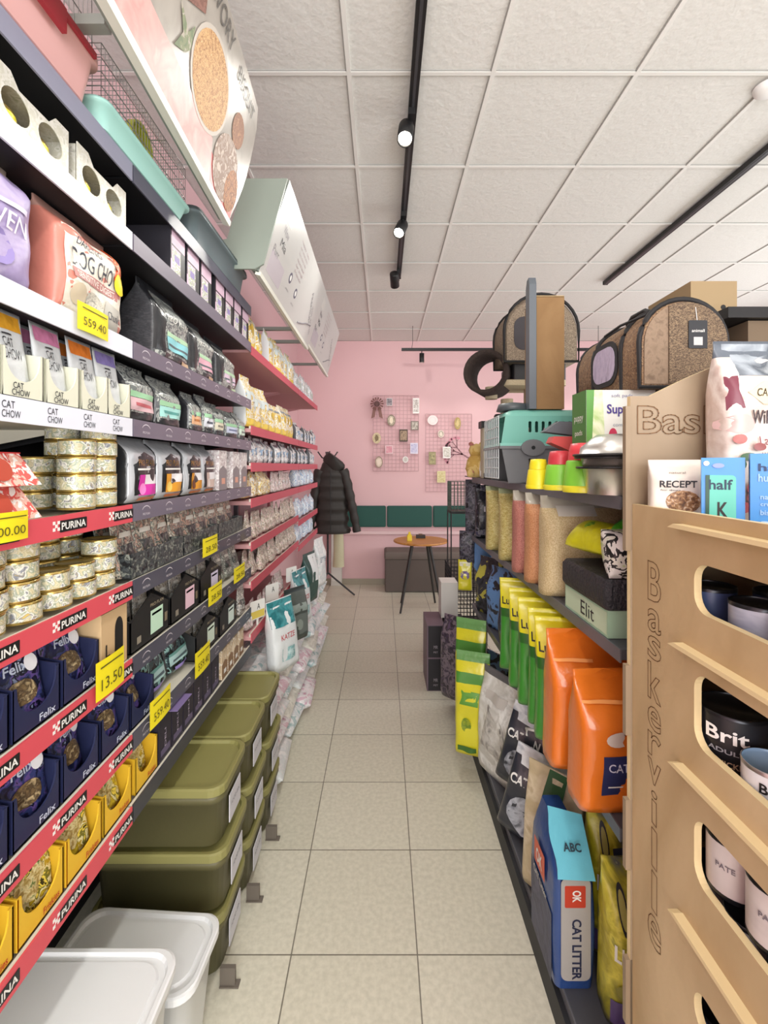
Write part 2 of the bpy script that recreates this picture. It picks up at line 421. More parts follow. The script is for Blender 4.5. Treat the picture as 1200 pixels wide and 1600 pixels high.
# ------------------------------------------------------------------ left shelving
LV = {0: 2.275, 1: 2.11, 2: 1.85, 3: 1.663, 4: 1.458, 5: 1.2735, 6: 1.088, 7: .905, 8: .733}
red = mat('d4505c', .45); dkred = mat('a83848', .5); greyrail = mat('6d6676', .45, coat=.3); darkrail = mat('4a4a58', .45, coat=.3)
pale = mat('cfd2dc', .4); shelfw = mat('d8d3c4', .5); blackshelf = mat('1b1b1f', .5); pinkrail = mat('c95363', .45)
RF = RZ(ROT_L) @ FRONT          # picture plane facing +X ; local x runs along +Y
def rail_logo(mb, kind, length):
    """lettering on a price rail, local x from 0..length"""
    M = T(.0, 0, 0)
    if kind == 'red':
        x = .09
        while x < length-.03:
            mb.prism(rrect(x-.034, x+.044, -.032, -.010, .002), .0004, .0009, BLACK, RFL)
            mb.text('PURINA', WHITE, x+.005, -.021, .070, .014, RFL, .0012, .02)
            for a in range(3):
                for b_ in range(3):
                    if (a+b_) % 2 == 0:
                        cx = x-.052+a*.006; cy = -.028+b_*.006
                        mb.prism([(cx, cy), (cx+.006, cy), (cx+.006, cy+.006), (cx, cy+.006)], .0004, .0009, WHITE, RFL)
            x += .173
    if kind == 'chow':
        x = .03
        while x < length:
            mb.text('CAT', INK, x, -.014, .026, .012, RFL, .0008); mb.text('CHOW', INK, x+.006, -.029, .038, .012, RFL, .0008); x += .1
    if kind == 'grey':
        x = .06
        while x < length-.03:
            pts = [(x+.022*math.cos(t), -.026+.016*math.sin(t)) for t in [PI*(.15+.7*i/8) for i in range(9)]]
            for a, b_ in zip(pts, pts[1:]):
                mb.add([(a[0], a[1], .0008), (b_[0], b_[1], .0008), (b_[0], b_[1]+.0022, .0008), (a[0], a[1]+.0022, .0008)], [(0, 1, 2, 3)], mat('d8d2da', .5), RFL)
            mb.text('PRO PLAN', mat('d8d2da', .5), x, -.029, .034, .006, RFL, .0008); x += .125
RFL = RF
def shelving(name_label, y0, y1, shelves, backmat, upr, top=2.6):
    r = empty('shelving_unit', (LX, y0, 0)); W = y1-y0
    MB().box(-.47, -.455, 0, W, 0, top, backmat).build('back_panel', r)
    for yy in (.0, W-.03):
        MB().box(-.455, -.43, yy, yy+.03, .08, top, upr).box(-.455, -.06, yy, yy+.03, 0, .06, upr).build('upright', r)
    for z, dep, sm_, rm, kind, bottom in shelves:
        s = MB().box(-.43, -.004, .004, W-.004, z-.03, z-.012, sm_)
        for yy in (.03, W-.034): s.prism([(-.43, z-.012), (-.43, z-.09), (-.1, z-.025), (-.02, z-.012)], 0, .003, sm_, T(0, yy, 0) @ FRONT)
        so = s.build('shelf', r)
        q = MB().box(-.004, 0, .002, W-.002, z-.042, z, rm).box(-.012, -.004, .002, W-.002, z-.015, z-.002, shelfw)
        RM = T(.0, 0, z) @ RZ(ROT_L) @ FRONT
        global RFL
        RFL = RM; rail_logo(q, kind, W)
        q.build('price_rail', so)
    tag(r, name_label, 'shelving')
    return r
railpale = pmat(['c6c9d6', 'd4d6e0', 'b9bccb'], 40, .4, 0, rnd=False, soft=True)
shelving('near left shelving bay with red and white price rails of cat food', .11, 1.11,
         [(LV[0], 0, blackshelf, mat('9a9bb0', .4), '', 0), (LV[1], 0, blackshelf, railpale, '', 0), (LV[2], 0, blackshelf, mat('dfe2ee', .4), '', 0),
          (LV[3], 0, shelfw, mat('dfe2ee', .4), 'chow', 0)] + [(LV[k], 0, shelfw, red, 'red', 0) for k in (4, 5, 6, 7, 8)], mat('26262a', .7), BLACK)
shelving('second left shelving bay with grey price rails of premium cat food', 1.112, 2.11,
         [(LV[0], 0, blackshelf, mat('5d5d6c', .4), '', 0), (LV[1], 0, blackshelf, greyrail, '', 0), (LV[2], 0, blackshelf, greyrail, 'grey', 0), (LV[3], 0, blackshelf, greyrail, 'grey', 0),
          (LV[4], 0, shelfw, greyrail, 'grey', 0), (LV[5], 0, shelfw, darkrail, 'grey', 0), (LV[6], 0, shelfw, darkrail, 'grey', 0), (LV[7], 0, shelfw, darkrail, 'grey', 0), (LV[8], 0, shelfw, mat('3c3d45', .4), '', 0)],
         mat('222226', .7), mat('77767c', .5))
CL = [2.10, 1.735, 1.565, 1.40, 1.20, 1.02, .78]
shelving('third left shelving bay with pink price rails of dry food', 2.112, 3.3, [(z, 0, mat('d09a9c', .6), pinkrail, '', 0) for z in CL], pink, mat('77767c', .5))
shelving('last left shelving bay with pink price rails near the coat rack', 3.302, 4.25, [(z, 0, mat('d09a9c', .6), pinkrail, '', 0) for z in (2.10, 1.735, 1.565, 1.40, 1.16, .98)], pink, mat('c98c92', .5))

# yellow price tags on the rails
yel = mat('ecdc1e', .55); tagink = mat('5c5312', .6)
def price_tag(px0, px1, yt, yb, price, label, word='CINA'):
    X = LX+.004; ya, yb_ = F*abs(X)/(CX-px0), F*abs(X)/(CX-px1); yc = (ya+yb_)/2
    zt = EYE-(yt-CY)*yc/F; zb = EYE-(yb-CY)*yc/F
    W = yb_-ya; H = zt-zb
    m_ = MB(); Q = RZ(ROT_L) @ FRONT
    n_ = 6
    m_.add([(W*(i/n_-.5), H*(j-.5), .003*math.sin(PI*i/n_)+.004) for j in (0, 1) for i in range(n_+1)], [(i, i+1, n_+2+i, n_+1+i) for i in range(n_)], yel, Q, True)
    m_.add([(W*(i/n_-.5), H*(j-.5), .003*math.sin(PI*i/n_)+.0034) for j in (0, 1) for i in range(n_+1)], [(n_+1+i, n_+2+i, i+1, i) for i in range(n_)], yel, Q, True)
    if price: m_.text(price, tagink, 0, -H*.14, W*.74, H*.3, Q, .0078)
    m_.add([(-W*.4, H*.3, .0076), (W*.4, H*.3, .0076), (W*.4, H*.34, .0076), (-W*.4, H*.34, .0076)], [(0, 1, 2, 3)], tagink, Q)
    tag(m_.build('price_tag', loc=(X, yc, (zt+zb)/2)), label, 'price tag', 'yellow price tags')
price_tag(118, 166, 482, 524, '559.40', 'yellow price tag hanging over the pale rail below the large kibble bags')
price_tag(-20, 40, 800, 846, '00.00', 'yellow price tag on the highest red rail at the left')
price_tag(147, 191, 1022, 1080, '13.50', 'yellow price tag reading 13.50 on a red rail')
price_tag(232, 264, 1082, 1124, '559.40', 'yellow price tag reading 559.40 low on the grey rails')
price_tag(303, 326, 1010, 1048, '559.40', 'yellow price tag in the middle of the second lowest grey rail')
price_tag(315, 338, 838, 866, '28.50', 'yellow price tag on the grey rail above the dark pouches')
price_tag(324, 345, 912, 940, '28.50', 'yellow price tag on the grey rail with pastel tray labels')
price_tag(364, 381, 883, 906, '28.50', 'yellow price tag at the far end of a grey rail')

# ------------------------------------------------------------------ goods on the left shelves
FR = -.612           # front of the goods
NUM = ['top', 'second', 'third', 'fourth', 'fifth', 'sixth', 'seventh', 'lowest']
def put(k, y, z, dep, label, cat, group=None, back=0, rz=ROT_L, dz=0): return k((FR-dep/2-back, y, z+.0005+dz), rz, label, cat, group)

def tray_mesh(w, h, d, m, cut='u', texts=(), inner=None, peak=0, wall=.003):
    mb = MB(); x = w/2
    if cut == 'u':
        cw = w*.42; t = h
        pts = [(-x, 0), (x, 0), (x, t*1.0), (cw, t*1.0)]
        pts += [(cw*math.cos(a), t*.98-(t*.62)*math.sin(a)**.8) for a in [PI*i/12 for i in range(1, 12)]]
        pts += [(-cw, t), (-x, t)]
    elif cut == 'house': pts = [(-x, 0), (x, 0), (x, h*.62), (0, h), (-x, h*.62)]
    elif cut == 'wave': pts = [(-x, 0), (x, 0), (x, h)]+[(x*math.cos(a), h-(h*.5)*math.sin(a)) for a in [PI*i/10 for i in range(1, 10)]]+[(-x, h)]
    else: pts = [(-x, 0), (x, 0), (x, h), (-x, h)]
    mb.prism(pts, 0, wall, m, T(0, -d/2+wall, 0) @ FRONT)
    hb = h*1.25 if cut != 'low' else h
    mb.prism([(-x, 0), (x, 0), (x, hb), (-x, hb)], 0, wall, inner or m, T(0, d/2, 0) @ FRONT)
    sh = h*.62 if cut == 'house' else h
    for sx in (-x, x-wall): mb.prism([(-d/2, 0), (d/2, 0), (d/2, hb), (-d/2, sh)], sx, sx+wall, m, Matrix(((0, 0, 1, 0), (1, 0, 0, 0), (0, 1, 0, 0), (0, 0, 0, 1))))
    mb.box(-x, x, -d/2, d/2, 0, wall, inner or m)
    Q = T(0, -d/2-.0008, 0) @ FRONT
    for t in texts:
        if t[0] == 'text': mb.text(t[1], t[2], t[3]*w, t[4]*h, t[5]*w, t[6]*h, Q, .0006, .01)
        else:
            _, c, a0, a1, b0, b1 = t
            mb.add([(a0*w, b0*h, 0), (a1*w, b0*h, 0), (a1*w, b1*h, 0), (a0*w, b1*h, 0)], [(0, 1, 2, 3)], c, Q)
    return mb
# --- A1 : card packs of little cans
packm = pmat(['d6d4ca', 'c9c7b8', 'dddbd4', 'b0b09c'], 45, .5, .1)
def mk_canpack():
    w, h, d = .175, .088, .15; mb = MB()
    top = [(-w/2, 0), (w/2, 0), (w/2, h), (w*.30, h), (w*.2, h*.78), (-w*.2, h*.78), (-w*.30, h), (-w/2, h)]
    holes = [circ(-w*.23, h*.42, w*.18, h*.30), circ(w*.23, h*.42, w*.18, h*.30)]
    mb.prism([top]+holes, 0, .002, packm, T(0, -d/2, 0) @ FRONT)
    mb.box(-w/2, w/2, -d/2+.002, d/2, 0, .002, packm); mb.box(-w/2, -w/2+.002, -d/2+.002, d/2, 0, h*.95, packm); mb.box(w/2-.002, w/2, -d/2+.002, d/2, 0, h*.95, packm); mb.box(-w/2, w/2, d/2-.002, d/2, 0, h, packm)
    mb.box(-w/2, w/2, -d/2+.002, d/2, h*.76, h*.78, packm)
    o = mb.build('card_pack')
    for sx in (-1, 1):
        c = MB(); c.lathe([(.03, 0), (.036, .004), (.036, .03), (.033, .036)], GOLD, (sx*w*.22, -d/2+.045, .003), 20)
        c.lathe([(.0362, .006), (.0362, .028)], mat('f2e636', .4), (sx*w*.22, -d/2+.045, .003), 20, cap=False).build('can', o)
    return o
K_cp = Kind(mk_canpack)
for y, l in ((.63, 'white card pack of yellow cans cut off at the left picture edge'), (.81, 'white card pack of yellow cans, nearer of the two under the pink cage'), (1.01, 'white card pack of yellow cans, further one on the highest stocked shelf')):
    put(K_cp, y, LV[1], .15, l, 'pack of cans', 'card packs of cans on the top shelf')
# --- B1 : pink litter cartons
pk = mat('dfc0d4', .5); 
def mk_pinkbox():
    w, h, d = .095, .135, .14
    mb = MB().box(-w/2, w/2, -d/2, d/2, 0, h, mat('2a2830', .5))
    Q = T(0, -d/2-.0008, 0) @ FRONT
    def r(c, a0, a1, b0, b1, z=0): mb.add([(a0*w, b0*h, z), (a1*w, b0*h, z), (a1*w, b1*h, z), (a0*w, b1*h, z)], [(0, 1, 2, 3)], c, Q)
    r(pk, -.5, .5, 0, 1, 0); r(pmat(['e9e4ee', 'c7b6d6', '9fae77', 'f2eef5', '6f6a8f'], 60, .5, 0), -.4, .2, .06, .56, .0003)
    r(BLACK, .18, .5, .0, .60, .0004); r(BLACK, -.5, .5, .60, .635, .0004)
    r(BLACK, -.5, -.44, .3, 1, .0003); r(mat('8d7fb5', .5), -.25, .1, .3, .45, .0006)
    return mb.build('litter_carton')
K_pb = Kind(mk_pinkbox)
for i, y in enumerate((1.38, 1.49, 1.60, 1.735, 1.84, 1.945, 2.055)):
    put(K_pb, y, LV[1], .14, 'pink and black carton, %s from the near end of the highest shelf' % ORD[i], 'carton', 'pink cartons on the top grey-railed shelf')
# --- A2 : kibble bags
salm = mat('cf8273', .4, bump=.3, bs=20, coat=.3); cream = pmat(['e3ddd0', 'dcd5c6', 'e9e4da', 'cfc6b4'], 25, .4, .2, soft=True)
inkb = mat('3f4450', .5)
dogd = [('rect', -.86, .90, .02, .80, cream), ('text', 'DARLING', -.62, .12, .67, .73, inkb, 0), ('text', 'DOG CHOW', -.68, .78, .47, .63, inkb, .0),
        ('rect', -.72, .72, .36, .45, mat('b77b77', .5)), ('text', 'SENSITIVE DIGEST', -.62, .60, .375, .435, mat('f0e2da', .5), .01),
        ('ell', -.55, .22, .22, .10, mat('cdbfa6', .6)), ('ell', -.1, .2, .26, .11, pmat(['8d8a80', 'c9c4b5', '6d6a63'], 60, .5, 0)), ('poly', [(.2, .03), (.8, .03), (.8, .27), (.28, .31), (.16, .18)], mat('b9b6ad', .5)),
        ('text', 'Chunks', .25, .7, .12, .2, inkb, 0), ('poly', [(.55, .55), (.98, .55), (.98, .88), (.62, .9)], mat('d8572c', .4)), ('ell', .74, .54, .2, .11, mat('e9d21f', .4)), ('poly', [(.60, .68), (.95, .66), (.95, .84), (.66, .85)], pmat(['e58c5a', 'd8572c', 'f3d9b8'], 90, .4, 0))]
o = bag(.225, .225, .11, 'full', salm, salm, mat('b98f84', .3), dogd, 6, .004, 3, 44, 20, 'kibble_bag')
o.location = (FR-.062, 1.0, LV[2]); o.rotation_euler = (math.radians(0), 0, ROT_L)
tag(o, 'large salmon and cream dog food bag on the white-railed near left shelf', 'pet food bag')
lil = pmat(['b3a6cc', 'a596c2', 'c3b8d6'], 18, .4, .2, soft=True)
o = bag(.20, .235, .12, 'full', lil, lil, mat('b9a79c', .35), [('text', 'LIVEN', -.3, .75, .40, .52, mat('efe9f2', .5), 0), ('ell', .1, .25, .35, .13, mat('8f80ba', .5)), ('rect', -.2, .7, .56, .6, mat('d8cfe6', .5))], 6, .004, 5, 40, 18, 'kibble_bag')
o.location = (FR-.07, .735, LV[2]); o.rotation_euler = (0, 0, ROT_L); tag(o, 'lilac kibble bag at the left edge beside the salmon bag', 'pet food bag')
o = bag(.17, .20, .1, 'full', salm, salm, mat('b98f84', .3), [], 6, .004, 9, 30, 14, 'kibble_bag')
o.location = (FR-.2, .93, LV[2]); o.rotation_euler = (0, 0, ROT_L); tag(o, 'salmon kibble bag standing behind the large dog food bag', 'pet food bag')
# --- B2 : big black bags
blk = mat('26272b', .28, bump=.35, bs=25, coat=.3); gryside = pmat(['3f4044', '3b3c40', '48494d', '505155'], 50, .35, .2, (1, 1, 4))
silver_pr = pmat(['4a4c50', '8e9291', 'a9ada8', '5f6266', 'b9bcb6', '6f7574'], 22, .3, .3)
def bigbag(w, h, c1, c2, seed):
    return bag(w, h, .12, 'brick', silver_pr, gryside, mat('3a3b3f', .3), [('rect', -.98, -.60, .02, .99, blk), ('rect', -.6, .95, .0, .12, blk), ('rect', -.5, .85, .34, .40, mat('b9dcb9', .4)), ('rect', -.5, .85, .17, .335, mat(c1, .4)), ('rect', -.45, .8, .22, .25, mat('5d6a70', .5)),
                                                                                       ('text', 'PRO PLAN', -.5, .8, .55, .62, mat('e6e6e0', .4)), ('rect', .3, .8, .04, .09, mat(c2, .5))], 7, .003, seed, 32, 14, 'kibble_bag')
for i, (y, w_, h_, c1, c2) in enumerate(((1.385, .22, .225, '8fd3dc', 'c9a98b'), (1.61, .20, .205, 'e6b3c3', 'c9a98b'), (1.86, .20, .195, 'd9c3d6', 'b9c9a8'))):
    o = bigbag(w_, h_, c1, c2, 20+i); o.location = (FR-.07, y, LV[2]); o.rotation_euler = (0, 0, ROT_L)
    tag(o, ['large black and silver kibble bag with light blue label band', 'black and silver kibble bag with pink label band beside the light blue one', 'black and silver kibble bag at the far end of the second grey-railed shelf'][i], 'pet food bag', 'big black bags on the grey-railed shelf')
MB().box(-.06, .062, -.001, .0, .15, .155, mat('a5323a', .4)).build('red_stripe', bpy.data.objects['kibble_bag'], (0, 0, 0)) if False else None
# --- A3 : trays of white pouches
traym = mat('d9d9c6', .55)
def chow_tray():
    return tray_mesh(.092, .082, .13, traym, 'u', [('text', 'CAT', INK, -.14, .26, .24, .13), ('text', 'CHOW', INK, -.08, .12, .42, .13)]).build('display_tray')
K_ct = Kind(chow_tray)
PC = [('dca032', 'amber'), ('d183aa', 'pink'), ('e07f35', 'orange'), ('8d80bb', 'violet')]
def chow_pouch(c):
    wm_ = mat('d3d7da', .3, bump=.2, coat=.3)
    return bag(.082, .145, .026, 'stand', wm_, None, None, [('rect', -.85, .85, .76, .95, pmat([c, c, c, 'ffffff'] if False else [c, c], 30, .2, .5, rnd=False)), ('text', 'CAT', -.35, .25, .55, .66, INK, 0), ('text', 'CHOW', -.45, .6, .40, .53, INK, 0), ('rect', -.3, .2, .69, .71, INK)], 3, .0015, 2, 20, 12, 'food_pouch')
for i, y in enumerate((.69, .788, .886, .984, 1.075)):
    c, nm = PC[(i-1) % 4]
    put(K_ct, y, LV[3], .13, 'cream cardboard tray holding %s-topped pouches on the white-railed shelf%s' % (nm, ', cut off at the left edge' if i == 0 else ''), 'display tray', 'cream pouch trays')
    K = Kind(lambda: chow_pouch('#'+c))
    for j in range(3):
        o = K((FR-.020-.034*j, y+R.uniform(-.003, .003), LV[3]+.010), 0, '%s-topped white cat food pouch, %s from the front of the %s tray' % (nm, ORD[j], ORD[i]), 'pouch', 'white %s-topped pouches' % nm, (math.radians(-7), 0, ROT_L+R.uniform(-.06, .06)))
# --- B3 : smaller black bags and labelled packs
def smallbag(c1, c2, w=.125, h=.135, seed=1, d=.08):
    return bag(w, h, d, 'brick', silver_pr, blk, None, [('rect', -.95, .95, .0, .16, blk), ('rect', -.85, .85, .42, .52, mat('9fd0a8', .4)), ('rect', -.85, .85, .19, .41, mat(c1, .4)), ('rect', -.6, .6, .27, .33, mat(c2, .4))], 5, .003, seed, 24, 12, 'kibble_bag')
BB = [(1.20, .145, .145, 'd9b7bd', 'c2646c'), (1.36, .15, .14, 'a5dcd6', '58a09a'), (1.55, .10, .13, 'e3b48c', 'b5733c'), (1.66, .08, .14, 'dfe2ea', '555a66'), (1.77, .09, .125, 'd8d3bd', '7a776a'), (1.92, .14, .115, 'c3cbe0', '6c7796'), (2.05, .1, .12, 'c7d8c8', '777777')]
BW = ['pink', 'mint', 'peach', 'white', 'beige', 'pale blue', 'pale green']
for i, (y, w_, h_, c1, c2) in enumerate(BB):
    o = smallbag(c1, c2, w_, h_, 40+i); o.location = (FR-.05, y, LV[3]); o.rotation_euler = (0, 0, ROT_L+R.uniform(-.1, .1))
    tag(o, 'small black kibble bag with a %s label on the third grey-railed shelf' % BW[i], 'pet food bag', 'small black bags on the third grey-railed shelf')
# --- gold cans
canlab = pmat(['e1dccb', 'b9b08a', 'd8cfae', '8d9a86', 'eeeade', '6f7788', 'c8b066'], 42, .35, 0)
def mk_can(r=.036, h=.037, lab=None):
    o = MB().lathe([(r*.93, 0), (r, .002), (r, .005)], GOLD, seg=20).lathe([(r*.985, .005), (r*.985, h-.005)], lab or canlab, seg=20, cap=False).lathe([(r, h-.005), (r, h-.001), (r*.96, h), (r*.93, h-.002), (0.001, h-.002)], GOLD, seg=20).build('food_can')
    return o
K_can = Kind(mk_can)
def stack(y, z, n, back, desc, shelf, grp, r=.036, h=.037, K=None, x=None):
    for j in range(n):
        o = (K or K_can)((FR-.04-back+R.uniform(-.002, .002), y+R.uniform(-.003, .003), z+.0005+j*h), R.uniform(0, 6), 'small gold-rimmed can, %s from bottom, %s' % (ORD[j], desc), 'can', grp)
G4, G5 = 'gold cans on the top red-railed shelf', 'gold cans on the second red-railed shelf'
for y, n, bk, d in ((.985, 4, 0, 'front left stack on the highest red-railed shelf'), (1.062, 5, 0, 'front stack by the divider, highest red-railed shelf'), (.93, 2, .17, 'low stack far back, highest red-railed shelf'),
                    (1.06, 5, .08, 'rear stack by the divider, highest red-railed shelf'), (.98, 3, .09, 'rear left stack, highest red-railed shelf')):
    stack(y, LV[4], n, bk, d, '', G4)
for i, (y, n, nb) in enumerate(((.745, 4, 4), (.823, 4, 4), (.903, 2, 4), (.982, 2, 4), (1.06, 3, 4))):
    stack(y, LV[5], n, 0, '%s front stack on the second red-railed shelf' % ORD[i], '', G5)
    stack(y+.01, LV[5], nb, .085, '%s rear stack on the second red-railed shelf' % ORD[i], '', G5)
# red and white meat cartons at the very left of A4
rw = pmat(['e8e0dc', 'cf4f48', 'e4b4a5', 'f3eeea'], 30, .5, 0)
def mk_rw():
    mb = MB(); v = [(-.06, -.05, 0), (.06, -.05, 0), (.06, .05, 0), (-.06, .05, 0), (-.055, -.02, .055), (.045, -.02, .055), (.045, .05, .055), (-.055, .05, .055)]
    mb.add(v, [(3, 2, 1, 0), (4, 5, 6, 7), (1, 2, 6, 5), (2, 3, 7, 6), (3, 0, 4, 7)], mat('e9e5e2', .5)); mb.add(v[:6], [(0, 1, 5, 4)], rw)
    mb.add([(-.02+.022*math.cos(a), -.0515+.03*(.5+.35*math.sin(a))*.55*1.0, .0275+.019*math.sin(a)) for a in [2*PI*i/14 for i in range(14)]], [tuple(range(14))], mat('b5452f', .5))
    mb.box(-.056, .046, -.022, .05, .0551, .057, mat('cf3b3d', .5))
    return mb.build('food_carton')
K_rw = Kind(mk_rw)
for j in range(2): put(K_rw, .77, LV[4], .1, ['white and red food carton at the left edge, under its twin', 'white and red food carton stacked on its twin at the left edge'][j], 'carton', 'red and white cartons', dz=.058*j)
# --- B4 : four black and silver bags, two small cartons
silv = mat('b9bcc2', .25, .2, bump=.4, bs=22)
def probag(c, c2, seed):
    return bag(.145, .165, .09, 'full', silv, blk, silv, [('poly', [(-.97, .0), (.97, .0), (.97, .60), (.5, .70), (0, .78), (-.5, .70), (-.97, .60)], blk), ('text', 'PRO PLAN', -.5, .6, .56, .66, GOLD, 0), ('rect', -.6, .7, .49, .52, WHITE),
                                                   ('rect', -.5, .8, .10, .42, mat(c, .4)), ('rect', -.1, .8, .27, .42, mat('e9e6ea', .4)), ('rect', -.5, .8, .02, .07, mat('c9723f', .4)), ('ell', -.25, .2, .2, .09, mat(c2, .4))], 6, .002, seed, 28, 14, 'kibble_bag')
for i, (y, c, c2, nm) in enumerate(((1.20, 'd733a8', 'f08ad0', 'magenta'), (1.355, 'dd9a2c', 'f2cd6a', 'amber'), (1.52, 'd8941f', '6d3d1d', 'orange'), (1.645, 'c9b3aa', 'e0d2cc', 'beige'))):
    o = probag(c, c2, 60+i); o.location = (FR-.05, y, LV[4]); o.rotation_euler = (0, 0, ROT_L+R.uniform(-.05, .05))
    tag(o, 'black cat food bag with silver top and %s label' % nm, 'pet food bag', 'black bags with silver tops')
def mk_carton(w, h, d, m1, m2, m3=None, txt=None, split=.5):
    def f():
        mb = MB().box(-w/2, w/2, -d/2, d/2, 0, h, m1)
        Q = T(0, -d/2-.0006, 0) @ FRONT
        mb.add([(-w/2, 0, 0), (w/2, 0, 0), (w/2, h*split, 0), (0, h*(split+.12), 0), (-w/2, h*split, 0)], [(0, 1, 2, 3, 4)], m2, Q)
        if m3: mb.add([(-w*.2, h*.15, .0004), (w*.25, h*.15, .0004), (w*.25, h*.3, .0004), (-w*.2, h*.3, .0004)], [(0, 1, 2, 3)], m3, Q)
        if txt: mb.text(txt, INK, 0, h*.75, w*.6, h*.1, Q, .0005)
        return mb.build('carton')
    return f
K_c = Kind(mk_carton(.085, .15, .1, pmat(['ece8e8', 'e3dede', 'b5a5a8', 'f3f1f1'], 40, .5, 0), mat('8b8286', .5), mat('d8a08d', .5)))
for i, y in enumerate((1.77, 1.93, 2.04)): put(K_c, y, LV[4], .1, 'white and grey carton, %s beside the black bags with silver tops' % ORD[i], 'carton', 'white and grey cartons')
# --- pouches in dark tones
def mk_pouch(mats, lab, w=.085, h=.14, seed=1, d=.022, decals=None):
    return Kind(lambda: bag(w, h, d, 'stand', mats, None, None, decals or [('rect', -.6, .6, .28, .5, lab), ('rect', -.5, .5, .62, .70, mat('d9d5cd', .4))], 3, .003, seed, 18, 10, 'food_pouch'))
salpr = pmat(['3d4a46', '6e7a70', 'cfa592', '2c3034', 'a7a99c', 'dccab8', '1f2226'], 38, .3, .3)
blkpr = pmat(['1e1f23', '1e1f23', '4e5456', '2a2c30', '8f948c', '17181b'], 45, .3, .3)
K_dp = mk_pouch(salpr, blkpr, .105, .155, 3, .03)
for i in range(9):
    for j in range(2):
        o = K_dp((FR-.035-.04*j, 1.17+.098*i, LV[5]+.001+.0), 0, 'dark pouch with salmon print, %s along and %s row back on the fifth grey-railed shelf' % (ORD[i], ORD[j]), 'pouch', 'dark pouches under the black bags', (math.radians(-8), 0, ROT_L+R.uniform(-.1, .1)))
K_bt = Kind(lambda: tray_mesh(.29, .06, .15, blkpr, 'low').build('display_tray'))
for i, y in enumerate((1.27, 1.57, 1.87)):
    o = K_bt((FR-.082+.004, y, LV[5]+.0005), ROT_L, 'low black tray under dark pouches, %s from the near end' % ORD[i], 'display tray', 'low black trays'); o.scale = (1, 1.04, 1)
# --- B6 : house-fronted black trays with pastel labels
BK6 = mat('1a1a1c', .5)
def house(c):
    return tray_mesh(.20, .125, .16, BK6, 'house', [('rect', mat(c, .5), -.02, .32, .12, .62), ('rect', mat('6f7a70', .5), .02, .28, .5, .55), ('text', 'PRO PLAN', mat('9a8f78', .5), .15, .74, .36, .07), ('rect', mat('8c8577', .5), -.36, -.26, .12, .26), ('rect', mat('7b6f5b', .5), .37, .45, .2, .4)]).build('display_tray')
pp = pmat(['a39a8a', '6d6a66', 'cfcdc8', '8a7a62', 'e2e1de', '55544f'], 35, .3, .2)
K_hp = mk_pouch(pp, blkpr, .085, .13, 8, .02)
for i, (y, z, c, nm) in enumerate(((1.225, 6, 'bfe0c8', 'mint'), (1.44, 6, 'e6c3d2', 'pink'), (1.655, 6, 'd3cbe6', 'lilac'), (1.62, 7, 'cfe0d2', 'pale green'), (1.84, 7, 'd5e6e0', 'pale mint'))):
    o = house(c); o.location = (FR-.082, y, LV[z]+.0005); o.rotation_euler = (0, 0, ROT_L)
    tag(o, 'black gable-fronted tray with a %s label' % nm, 'display tray', 'gable-fronted pouch trays')
    for j in range(4):
        K_hp((FR-.05-.03*(j//2), y-.045+.09*(j % 2), LV[z]+.006), 0, 'beige and grey pouch, %s in the black tray with the %s label' % (ORD[j], nm), 'pouch', 'pouches in the gable-fronted trays', (math.radians(-4), 0, ROT_L+R.uniform(-.05, .05)))
K_sp = mk_pouch(pmat(['7d8078', 'd9dbd6', '3b3f3d', 'a7aaa2', '1f2122', 'eeefec'], 60, .3, .3), blkpr, .09, .13, 12, .03)
for i in range(3):
    for j in range(2): K_sp((FR-.04-.04*j, 1.84+.095*i, LV[6]+.001), 0, 'speckled silver pouch, %s of the far end, %s row on the seventh grey shelf' % (ORD[i], ORD[j]), 'pouch', 'speckled silver pouches', (math.radians(-8), 0, ROT_L))
# --- A6, A7, A8 : navy and yellow trays
navyt = mat('1f2549', .5); yelt = mat('e0b42c', .5); yelp = pmat(['d8c13a', 'b59a2c', 'e9e2b0', '7d7a35', 'f0d95a', '3d3a22'], 26, .3, .3)
navp = pmat(['23284f', '1b1e3a', '343d72', '5d4a8a', '14162a', '7c86a8'], 22, .28, .4)
def bigtray(m, word, tcol):
    return Kind(lambda: tray_mesh(.112, .088, .14, m, 'u', [('text', word, tcol, .2, .15, .36, .15)]).build('display_tray'))
K_nt = bigtray(navyt, 'Felix', mat('c9d3e6', .5)); K_yt = bigtray(yelt, 'Friskies', mat('b9401f', .5))
K_np = mk_pouch(navp, blkpr, .104, .148, 21, .026, [('text', 'Felix', -.35, .55, .56, .68, mat('b9c3d6', .4), .02), ('ell', .05, .32, .62, .15, pmat(['8a7350', '4b3b2b', 'c9b48a'], 60, .4, 0)), ('ell', .62, .62, .22, .11, mat('d9d9de', .4))])
K_yp = mk_pouch(yelp, blkpr, .104, .148, 22, .026, [('ell', 0, .35, .6, .2, pmat(['8a7350', 'b39a55', 'e9dca8', '5f7a3a'], 60, .4, 0)), ('rect', -.5, .5, .66, .80, mat('e8c62a', .4))])
def rowtrays(KT, KP, z, ys, col, shelf, h=.135):
    for i, y in enumerate(ys):
        put(KT, y, z, .14, '%s cardboard tray, %s from the left on the %s' % (col, ORD[i], shelf), 'display tray', '%s trays on the %s' % (col, shelf))
        for j in range(3):
            KP((FR-.032-.036*j, y+R.uniform(-.004, .004), z+.012), 0, '%s pouch, %s from the front in tray %s of the %s' % (col, ORD[j], ORD[i], shelf), 'pouch', '%s pouches on the %s' % (col, shelf), (math.radians(-9+R.uniform(-5, 9)), R.uniform(-.07, .07), ROT_L+R.uniform(-.2, .2)))
rowtrays(K_nt, K_np, LV[6], (.70, .82, .94), 'navy', 'third red-railed shelf')
